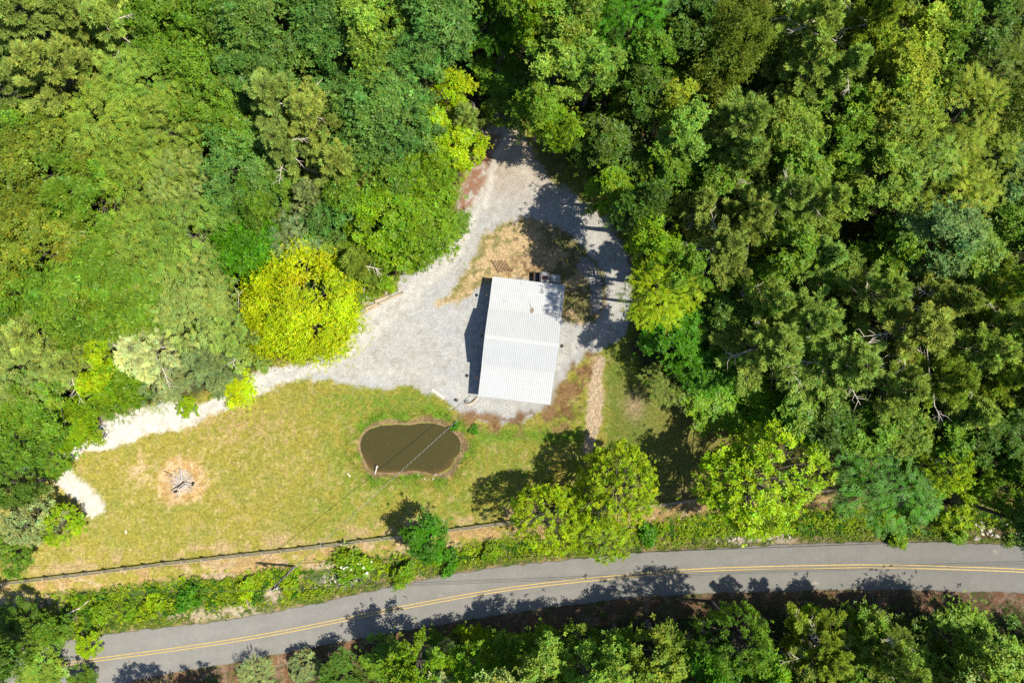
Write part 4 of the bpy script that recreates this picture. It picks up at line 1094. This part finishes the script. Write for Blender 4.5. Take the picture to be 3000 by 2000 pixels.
# ------------------------------------------------------------------ tanks behind the barn
def local_frame(px, py, h): x, y = pt(px, py, h); return (x, y, 0)
t = empty('water_tank', local_frame(1596, 812, 1.0), math.radians(-2), label='white plastic tank with dark red oval well on top', cat='tank')
m = MB(); m.box((0, 0, .52), (1.08, 1.22, .96)); m.build('tank_body', M_plastic, t, bevel=.12, smooth=True)
m = MB(); m.box((0, 0, .02), (1.12, 1.2, .06)); m.build('pallet', M_timber, t)
m = MB(); P = [(.46*math.cos(a), .26*math.sin(a)-.02) for a in np.linspace(0, 2*PI, 24, endpoint=False)]
m.prism(P, 1.0, 1.02); m.build('oval_well', M_rust, t)
m = MB(); m.tube([(.46*math.cos(a), .26*math.sin(a)-.02, 1.03) for a in np.linspace(0, 2*PI, 25)], .028, 6); m.build('rim', M_trim, t)
for r_ in (.10, .17):
    m = MB(); m.tube([(.02+r_*math.cos(a), -.02+r_*1.1*math.sin(a), 1.06) for a in np.linspace(.4, 2*PI-.4, 14)], .03, 6); m.build('hose_coil', M_plastic if r_ > .12 else M_rust, t)
m = MB(); m.box((0, -.42, 1.02), (.9, .22, .05)); m.build('lid_step', M_plastic, t, bevel=.015)
t = empty('water_tank', local_frame(1627, 817, 1.0), math.radians(-3), label='white ribbed plastic tank with a small black cap on top', cat='tank')
m = MB(); m.box((0, 0, .52), (1.2, 1.08, .94)); m.build('tank_body', M_plastic, t, bevel=.12, smooth=True)
for x in (-.18, .18):
    m = MB(); m.box((x, 0, .995), (.05, .92, .03)); m.build('rib', M_plastic, t, bevel=.01)
m = MB(); m.box((0, 0, .02), (1.2, 1.1, .06)); m.build('pallet', M_timber, t)
m = MB(); m.lathe([(.0, 1.06), (.07, 1.06), (.085, 1.05), (.085, 0.99)], (0, -.03, 0), 16); m.build('cap', M_black, t)
t = empty('bin', local_frame(1573, 812, .9), math.radians(-2), label='black framed bin left of the white tanks', cat='bin')  # black framed box put in for the dark gap beside the tanks
m = MB()
for x, y, dx, dy in ((-.32, 0, .04, 1.1), (.32, 0, .04, 1.1), (0, -.55, .6, .04), (0, .55, .6, .04)): m.box((x, y, .45), (dx, dy, .9))
m.box((0, 0, .05), (.6, 1.06, .06)); m.build('shell', M_black, t)
m = MB(); m.box((0, .55, .92), (.72, .05, .04)); m.box((-.34, 0, .92), (.05, 1.05, .04)); m.build('rim', M_rusty, t)

# chain harrow
hx, hy = pt(1437, 762), pt(1461, 800)
o = empty('drag_harrow', (*hx, .0), label='rusty diamond mesh drag harrow lying on the sand', cat='harrow')
b = Vector((hy[0]-hx[0], hy[1]-hx[1], 0)); bn = b.normalized(); sd2 = Vector((-bn.y, bn.x, 0))
m = MB(); m.tube([Vector((0,0,.06)), b+Vector((0,0,.06))], .045, 8); m.build('draw_bar', M_rusty, o)
def hz(u, v): return (Vector((.08+1.45*u, -.02-.02*u-(1.5*v*(1-.1*u)), .05)))
def hp(u, v): return Vector((u*1.75, 0, 0)) + b*(v*.92)*(1-.12*u) + Vector((.05, -.02, .05))
nU, nV = 9, 9
for i in range(nU):
    for j in range(nV):
        if (i+j) % 2: continue
        m = MB(); c = [(i/nU, j/nV), ((i+1)/nU, (j+1)/nV)]
        m.tube([hp(*c[0]), hp(*c[1])], .028, 5); m.tube([hp(i/nU, (j+1)/nV)+Vector((0,0,.02)), hp((i+1)/nU, j/nV)+Vector((0,0,.02))], .028, 5)
        m.tube([hp(*c[1]), hp(*c[1])+Vector((.02, .02, .09))], [.03, .012], 5)
        m.build('chain_link', M_rusty, o)

# yellow implement
x, y = pt(1656, 768)
o = empty('tool_carrier', (x, y, 0), label='yellow forked implement with a long bar lying on shaded grass', cat='implement')
m = MB(); m.tube([(-.85, .12, .42), (1.0, .62, .42)], .06, 6); m.build('bar', M_rusty, o)
m = MB(); m.box((-.55, .22, .50), (.62, .16, .06), __import__('mathutils').Matrix.Rotation(.26, 3, 'Z')); m.build('blade', M_yel, o)
m = MB(); m.tube([(.12, .36, .44), (.22, .05, .40), (.30, -.22, .2)], [.12, .11, .09], 8)
m.tube([(.28, -.15, .25), (.22, -.52, .06)], [.08, .06], 8); m.tube([(.30, -.15, .25), (.50, -.42, .06)], [.08, .05], 8); m.build('fork', M_yel, o)

# things in front of the barn
def beam(name, p0, p1, w, h, mt, label, cat, z=0.0, group=None, rnd=False, h0=0.0, parent=None):
    a = Vector((*pt(*p0, h0), 0)); b_ = Vector((*pt(*p1, h0), 0)); d = b_-a; c = (a+b_)/2
    zz = float(gz(np.array([c.x]), np.array([c.y]))[0])
    me = MB()
    if rnd:
        n = 5; rg = random.Random(hash(p0) & 0xffff)
        me.tube([(-d.length/2+d.length*i/n, rg.uniform(-.03, .03), h/2) for i in range(n+1)], [w/2*rg.uniform(.85, 1.1) for i in range(n+1)], 9)
    else: me.box((0, 0, h/2), (d.length, w, h))
    ob = link(name, me.mesh(name, mt, smooth=rnd, bevel=0 if rnd else .012)); ob.location = (c.x, c.y, zz+z); ob.rotation_euler = (0, 0, math.atan2(d.y, d.x))
    return setp(ob, label, cat, group)
beam('plank', (1265, 1140), (1302, 1166), .32, .10, M_board, 'white plank lying on the gravel left of the barn corner', 'plank')
beam('board', (255, 1511), (302, 1479), .2, .06, M_board, 'lowest of the three pale boards at the end of the gravel spur', 'board')
beam('board', (252, 1504), (297, 1474), .2, .06, M_board, 'middle one of the three pale boards at the end of the gravel spur', 'board')
beam('board', (247, 1498), (288, 1470), .2, .06, M_board, 'uppermost of the three pale boards at the end of the gravel spur', 'board')
o = empty('canvas_roll', (*pt(1377, 1172), 0), math.radians(14), label='tan canvas roll lying bent at the barn corner', cat='canvas')
m = MB(); n = 16
pr = []
for i in range(n+1):
    a = i/n; pr.append((-.85+1.85*a, -.22-.35*math.sin(a*PI*.9)+.55*a*a, .10+.05*math.sin(a*9)))
m.tube(pr, [.08+.12*math.sin(PI*min(1, max(0, i/n*1.05))) for i in range(n+1)], 10); m.build('roll', M_tarp, o, smooth=True)
m = MB(); m.tube([(p[0]+.02, p[1]+.22+.02*math.sin(i), .2) for i, p in enumerate(pr[2:14])], .03, 6)
m.tube([(-.72, -.02, .06), (-.45, .1, .18), (-.2, 0, .2)], .05, 6); m.build('strap', M_black, o)
o = empty('bucket', (*pt(1338, 1171), 0), label='small black bucket on the gravel beside the canvas roll', cat='bucket')
m = MB(); m.lathe([(.001, .02), (.13, .02), (.17, .32), (.18, .34), (.165, .33), (.12, .05), (.001, .05)], n=16); m.build('shell', M_black, o, smooth=True)
m = MB(); m.tube([(.17*math.cos(a), .17*math.sin(a)*.4-.05, .33+.1*math.sin(a)) for a in np.linspace(0, PI, 9)], .01, 5); m.build('handle', M_wire, o)

# ------------------------------------------------------------------ timbers beside the drive
T_ = [((1052,926),(1118,888),.26,'longest pale timber edging the gravel, its lower left length'),
      ((1112,890),(1182,857),.24,'pale timber edging the gravel, its upper right length'),
      ((1072,905),(1108,887),.30,'short pale round of log between the two long timbers'),
      ((1100,884),(1146,863),.34,'thick white barked log lying behind the edging timber'),
      ((1035,908),(1098,872),.22,'brown weathered log at the back of the timber pile'),
      ((1098,862),(1135,843),.22,'thin weathered log nearest the bushes in the timber pile')]
for p0, p1, w, lb in T_:
    beam('log', p0, p1, w, w, M_timber if 'brown' not in lb else M_fence, lb, 'log', rnd=True)
rg = random.Random(3)
rock_meshes = []
for i in range(6):
    r = np.random.default_rng(900+i)
    import bmesh
    bm = bmesh.new(); bmesh.ops.create_icosphere(bm, subdivisions=1, radius=.5)
    for v in bm.verts:
        v.co *= float(r.uniform(.72, 1.12)); v.co.z *= .62; v.co.x *= float(1.1)
    me = bpy.data.meshes.new('rock'); bm.to_mesh(me); bm.free(); me.materials.append(M_rock); rock_meshes.append(me)
def rock(px, py, s, label, group=None, name='rock'):
    x, y = pt(px, py); o = link(name, rock_meshes[rg.randrange(6)])
    o.location = (x, y, float(gz(np.array([x]), np.array([y]))[0])+s*.16); o.rotation_euler = (rg.uniform(-.3,.3), rg.uniform(-.3,.3), rg.uniform(0,6.28))
    o.scale = (s*rg.uniform(.8,1.25), s*rg.uniform(.8,1.1), s); g = rg.uniform(.85, 1.45); o.color = (g, g*rg.uniform(.94,1), g*rg.uniform(.88,1), 1)
    return setp(o, label, 'rock', group)
for i in range(16):
    rock(rg.uniform(1128, 1172), rg.uniform(835, 862), rg.uniform(.25, .55), 'rough pale rock in the heap beside the timbers', 'rocks heaped beside the timbers')
for i in range(64):
    px = rg.gauss(2215, 70); py = fu(px)-20-abs(rg.gauss(0, 8))
    if 2080 < px < 2345: rock(px, py, rg.uniform(.22, .46), 'pale riprap rock lining the road edge below the big lime tree', 'riprap rocks along the road edge')
for i in range(40):
    px = rg.uniform(2850, 3040); py = fu(px)-14-abs(rg.gauss(22, 14)) 
    rock(px, py, rg.uniform(.3, .75), 'tumbled boulder beside the road at the right edge', 'boulders at the right road edge')
for i in range(46):
    rock(rg.gauss(1000, 38), rg.gauss(1700, 12), rg.uniform(.15, .42), 'white rock in the stony patch below the flowering bush', 'white rocks in the verge')
for i in range(10):
    rock(rg.gauss(1240, 36), rg.gauss(1396, 5), rg.uniform(.14, .3), 'pale stone in the mud on the south bank of the pond', 'stones on the pond bank')
def cobbles(name, poly, n, smin, smax, seed, tint_):
    r = np.random.default_rng(seed)
    P = np.array(poly); x = r.uniform(P[:,0].min()-8, P[:,0].max()+8, n); y = r.uniform(P[:,1].min()-8, P[:,1].max()+8, n)
    wx2, wy2 = warp(x, y); k = sdf(wx2, wy2, poly) < r.normal(-3, 4, n); x = x[k]; y = y[k]; n = len(x)
    X_, Y_ = (x-1500)/K, (1000-y)/K; Z_ = gz(X_, Y_)
    base = np.array([(1,0,0),(0,1,0),(-1,0,0),(0,-1,0),(0,0,.8),(0,0,-.8)], float)
    s = r.uniform(smin, smax, n); a = r.uniform(0, 6.28, n)
    V = base[None]*s[:, None, None]*.5*r.uniform(.7, 1.2, (n, 6, 1))
    ca, sa = np.cos(a)[:, None], np.sin(a)[:, None]
    V = np.stack([V[..., 0]*ca-V[..., 1]*sa, V[..., 0]*sa+V[..., 1]*ca, V[..., 2]], -1) + np.stack([X_, Y_, Z_+s*.15], -1)[:, None]
    F = np.array([(0,1,4),(1,2,4),(2,3,4),(3,0,4),(1,0,5),(2,1,5),(3,2,5),(0,3,5)])
    Fi = (np.arange(n)[:, None, None]*6+F[None]).reshape(-1, 3)
    C_ = np.repeat(np.array(tint_)*np.exp(r.normal(0, .28, (n, 1))), 6, 0)
    return setp(link(name, np_mesh(name, V, Fi, M_stone, C_)), kind='stuff')
M_stone = mat('cobble_stone', (1,1,1), .9, .2, attr='tint')
cobbles('dry_creek_stones', STONES_S, 1300, .06, .19, 71, (.42,.36,.28))
cobbles('drain_stones', STONES_N, 900, .10, .24, 72, (.34,.34,.33))
# leaves and scum afloat
def floating(n, seed):
    r = np.random.default_rng(seed); x = r.uniform(1050, 1360, n); y = r.uniform(1230, 1400, n)
    d = sdf(x, y, POND); k = (d < -8) & (r.random(n) < (.15+.85*np.exp(d/14))*.8); x = x[k]; y = y[k]; n = len(x)
    P = np.stack([(x-1500)/K, (1000-y)/K, np.full(n, -.154)], -1); a = r.uniform(0, 6.28, n); z = 0*a
    D = np.stack([np.cos(a), np.sin(a), z], -1); L = r.uniform(.04, .13, n)
    Q = leaf_quads(P, D, np.stack([z, z, z+1], -1), L, L*r.uniform(.3, .7, n), 0.02)
    T = np.array((.20,.17,.09))*np.exp(r.normal(0, .35, (n, 1)))
    return setp(link('floating_leaves', quadmesh('floating_leaves', Q, T, M_weed)), kind='stuff')
floating(900, 75)
# coarse stones lying on the gravel
def loose(name, n, seed):
    r = np.random.default_rng(seed); x = r.uniform(-2, 1860, n); y = r.uniform(300, 1420, n)
    return x, y
cobbles('loose_gravel', DRIVE, 60000, .03, .085, 73, (.32,.32,.312))

# ------------------------------------------------------------------ burnt brush pile
F0 = (520, 1402)
BP = [((541,1410),(520,1426),.20,M_char,'charred black log across the middle of the burn pile'),
      ((531,1372),(535,1404),.24,M_log,'white ash covered log pointing up from the burn pile'),
      ((517,1398),(526,1418),.22,M_log,'short ash grey log at the left of the burn pile'),
      ((545,1412),(568,1416),.22,M_log,'grey log with a black end at the right of the burn pile'),
      ((530,1432),(548,1416),.22,M_log,'grey split log at the lower side of the burn pile'),
      ((509,1380),(522,1398),.14,M_timber,'long brown stick sloping up left from the burn pile'),
      ((494,1364),(515,1396),.10,M_timber,'longest thin brown stick reaching up left from the burn pile'),
      ((482,1377),(506,1392),.08,M_char,'thin blackened stick at the far left of the burn pile'),
      ((504,1434),(524,1422),.12,M_char,'charred stick sticking out at the lower left of the burn pile'),
      ((570,1411),(565,1420),.26,M_char,'stubby black log end at the right of the burn pile'),
      ((512,1440),(521,1437),.24,M_char,'loose charred chunk lying below the burn pile')]
for p0, p1, w, mt, lb in BP:
    beam('burnt_log', p0, p1, w, w, mt, lb, 'log', rnd=True, z=rg.uniform(0, .12))
m = MB(); r = random.Random(9)
for i in range(90):
    a = r.uniform(0, 6.28); d = r.uniform(.2, 1.6); c = Vector((math.cos(a)*d, math.sin(a)*d, .04+r.uniform(0, .15))); b2 = a+r.gauss(0, .5); l = r.uniform(.2, .7)
    e = Vector((math.cos(b2)*l, math.sin(b2)*l, r.uniform(-.02, .1))); m.tube([c, c+e], [.02, .008], 4)
o = m.build('brush_twigs', M_log); o.location = (*pt(532, 1415), 0); setp(o, kind='stuff')

# pond edge bits
o = empty('drain_pipe', (*pt(1101, 1378), 0), label='white pipe standing out of the pond near its lower left bank', cat='pipe')
m = MB(); m.tube([(-.1, -.42, .05), (.05, .1, .12), (.16, .5, .16)], .09, 10); m.build('pipe', M_board, o, smooth=True)
m = MB(); m.lathe([(.001, .12), (.12, .12), (.13, .05), (.13, -.08)], (.16, .5, .16), 12); m.build('cap', M_trim, o, smooth=True)
beam('plank', (1018, 1385), (1027, 1396), .16, .06, M_board, 'short grey plank on the grass left of the pond', 'plank')
beam('plank', (368, 1552), (371, 1562), .2, .06, M_board, 'tiny white board lying on the lawn below the burn pile', 'plank')
beam('fallen_limb', (198, 1797), (238, 1778), .2, .2, M_dead, 'pale fallen limb in the verge near the left edge, its thick end', 'limb', rnd=True, z=.3)
beam('fallen_limb', (234, 1780), (262, 1757), .14, .14, M_dead, 'thin upper fallen limb in the verge near the left edge', 'limb', rnd=True, z=.35)

# ------------------------------------------------------------------ fence
fpts = [(wx(a), wy(b)) for a, b in FENCE]
cum = [0]
for a, b in zip(fpts, fpts[1:]): cum.append(cum[-1]+math.dist(a, b))
tot = cum[-1]; nb = int(round(tot/2.32))
def at(s):
    return (float(np.interp(s, cum, [p[0] for p in fpts])), float(np.interp(s, cum, [p[1] for p in fpts])))
fence = empty('rail_fence', (*at(0), 0), label='weathered grey post and rail fence between lawn and road', cat='fence')
P0 = Vector((*at(0), 0))
pm = MB(); pm.box((0, 0, .55), (.13, .13, 1.35)); post_me = pm.mesh('post', M_fence, bevel=.012)
rl = tot/nb
rm = MB(); rm.box((0, 0, 0), (rl-.01, .04, .13)); rail_me = rm.mesh('rail', M_fence, bevel=.006)
rg = random.Random(21)
for i in range(nb+1):
    x, y = at(i*rl); z = float(gz(np.array([x]), np.array([y]))[0])
    p = link('post', post_me, fence, Vector((x, y, z))-P0); p.rotation_euler = (rg.gauss(0,.02), rg.gauss(0,.02), rg.uniform(-.1,.1))
    if i < nb:
        x2, y2 = at((i+1)*rl); z2 = float(gz(np.array([x2]), np.array([y2]))[0]); ang = math.atan2(y2-y, x2-x)
        for hh in (.32, .64, .96, 1.16):
            nx_, ny_ = math.sin(ang)*.088, -math.cos(ang)*.088
            q = link('rail', rail_me, fence, Vector(((x+x2)/2+nx_, (y+y2)/2+ny_, (z+z2)/2+hh+rg.gauss(0,.012)))-P0)
            q.rotation_euler = (rg.gauss(0,.03), -math.atan2(z2-z, rl)+rg.gauss(0,.006), ang)
            q.scale = (math.hypot(x2-x, y2-y)/rl, 1, 1)

# ------------------------------------------------------------------ utility poles and wires
def pole(px, py, h, label):
    x, y = pt(px, py); z = float(gz(np.array([x]), np.array([y]))[0])
    o = empty('utility_pole', (x, y, z), label=label, cat='utility pole')
    m = MB(); m.tube([(0,0,-.5), (0,0,h*.5), (0,0,h)], [.16,.14,.11], 12); m.build('pole', M_pole, o, smooth=True)
    m = MB(); m.box((0, .12, h-.9), (.14, .08, .5)); m.build('bracket', M_rusty, o)
    for k, zz in enumerate((h-.02, h-.75, h-1.2)):
        m = MB(); m.lathe([(.001, .16), (.05, .15), (.07, .1), (.045, .06), (.075, .02), (.05, -.02)], (0 if k == 0 else -.02, 0 if k == 0 else -.19, zz), 12)
        m.build('insulator', M_lampin, o, smooth=True)
    m = MB(); m.lathe([(.001, .30), (.12, .29), (.16, .22), (.16, -.2), (.001, -.22)], (.12, -.24, h-1.6), 14); m.build('meter_can', M_plastic, o, smooth=True)
    return Vector((x, y, z)), h
pA = pole(861, 1660, 7.9, 'leaning looking wooden utility pole in the verge left of the flowering bush')
pB = pole(3560, 1565, 8.2, 'wooden utility pole past the right edge of the view')
pC = pole(-640, 1682, 8.2, 'wooden utility pole past the left edge of the view')
def catenary(a, b, sag, n=40):
    return [a.lerp(b, i/n)+Vector((0, 0, -4*sag*(i/n)*(1-i/n))) for i in range(n+1)]
def wire(a, b, sag, label, r_=.014, mt=M_wireb):
    m = MB(); m.tube(catenary(a, b, sag), r_, 5); o = link('power_line', m.mesh('power_line', mt, smooth=True)); setp(o, label, 'wire')
top = lambda p, dz, dy: p[0]+Vector((0, dy, p[1]+dz))
wire(top(pA, .12, 0), top(pB, .12, 0), .35, 'topmost black power line running right along the road')
wire(top(pA, -.7, -.18), top(pB, -.7, -.18), .5, 'middle black power line running right along the road')
wire(top(pA, -1.15, -.18), top(pB, -1.15, -.18), .6, 'lowest black power line running right along the road', .02)
wire(top(pA, .12, 0), top(pC, .12, 0), .3, 'upper power line running left from the pole over the verge')
wire(top(pA, -.7, -.18), top(pC, -.7, -.18), .4, 'lower power line running left from the pole over the verge')
a = top(pA, -.8, .1); bx_, by_ = pt(1412, 1166, 3.0); b_ = Vector((bx_, by_, 2.55))
cen_ = catenary(a, b_, .55, 60)
o = empty('service_wire', a, label='twisted service wire slung over the pond from pole to barn', cat='wire')
L_ = (b_-a).length; dirn = (b_-a).normalized(); sx_ = dirn.cross(Vector((0,0,1))).normalized(); up_ = sx_.cross(dirn)
for nme, ph, mt, rr_ in (('bare_strand', 0, M_wire, .015), ('insulated_strand', PI, M_wireb, .013)):
    P = []
    N_ = 700
    for i in range(N_+1):
        s = i/N_; c = a.lerp(b_, s)+Vector((0,0,-4*.55*s*(1-s))); q = ph+s*L_/.62*2*PI
        P.append(c-a+(sx_*math.cos(q)+up_*math.sin(q))*.028)
    m = MB(); m.tube(P, rr_, 4); m.build(nme, mt, o, smooth=True)

# ------------------------------------------------------------------ bushes in the verge and round the yard
BUSH = [(456,1757,1.5,'lime','bright lime bush in the verge left of the utility pole'),
        (560,1752,1.9,'vivid','vivid green bush in the verge between the lime bush and the pole'),
        (610,1735,1.2,'mid','small green bush in the verge below the fence, left of the pole'),
        (850,1712,1.3,'lime','lime green bush at the foot of the utility pole'),
        (720,1722,1.6,'lime','lime bush in the verge left of the pole foot'),
        (380,1790,1.4,'grass','green bush at the verge edge near the left end of the road'),
        (300,1800,1.6,'grass','ragged green bush above the shaded end of the road'),
        (1180,1680,1.7,'grass','green bush in the verge right of the flowering bush'),
        (1310,1650,1.6,'vivid','green bush in the verge below the small fence line tree'),
        (1440,1620,1.5,'grass','green bush in the verge under the open green tree'),
        (1900,1560,1.5,'vivid','green bush on the verge between the two lime open trees'),
        (1330,1247,.8,'vivid','small dark green shrub at the pond\'s upper right corner'),
        (1390,1262,.7,'vivid','small green shrub on the slope between pond and barn'),
        (1080,870,1.0,'grass','green bush behind the timber pile beside the drive'),
        (1150,832,1.1,'lime','bright bush above the rock heap beside the drive'),
        (1110,840,.9,'yo','dull bush between the timbers and the woods'),
        (2620,1575,1.6,'grass','green bush at the road edge under the willow like tree'),
        (2790,1560,1.5,'grass','green bush at the road edge left of the boulders'),
        (2960,1575,1.0,'mid','low green bush at the road edge among the boulders'),
        (1290,1800,.9,'vivid','green bush on the south side of the road at the shadow\'s left')]
BUSH[-1] = (1350,1840,.9,'lime','bright little bush on the bank south of the road')
for i, (px, py, s, cname, lb) in enumerate(BUSH):
    meshes, R0, H0 = PROTO['bush'][i % 3]
    x, y = pt(px, py); o = empty('bush', (x, y, float(gz(np.array([x]), np.array([y]))[0])-.1), rg.uniform(0, 6.28), label=lb, cat='bush')
    for nme, me in zip(('foliage', 'stem'), meshes):
        c = link(nme, me, o); c.scale = (s*.72*rg.uniform(.8, 1.3), s*.62, s*.5)
        if nme == 'foliage': c.color = (*COLS[cname], 1)
x, y = pt(1048, 1660); o = empty('flowering_bush', (x, y, float(gz(np.array([x]), np.array([y]))[0])-.1), label='green bush with flat white blossom heads in the verge', cat='bush')
meshes, R0, H0 = PROTO['bush'][0]
for nme, me in zip(('foliage', 'stem'), meshes):
    c = link(nme, me, o); c.scale = (2.1, 1.6, 1.1)
    if nme == 'foliage': c.color = (*COLS['grass'], 1)
m = MB()
for k in range(7):
    a = k*2*PI/7; rr_ = 0 if k == 0 else .09; m.lathe([(.001, .04), (.05, .03), (.06, 0)], (rr_*math.cos(a), rr_*math.sin(a), 0), 6)
bl = m.mesh('blossom', M_petal)
for k in range(18):
    a = rg.uniform(0, 6.28); d = rg.uniform(.2, 1.0)
    c = link('blossom', bl, o, (2.0*d*math.cos(a), 1.5*d*math.sin(a), 1.75-.75*d*d)); s = rg.uniform(.8, 1.5); c.scale = (s, s, s)
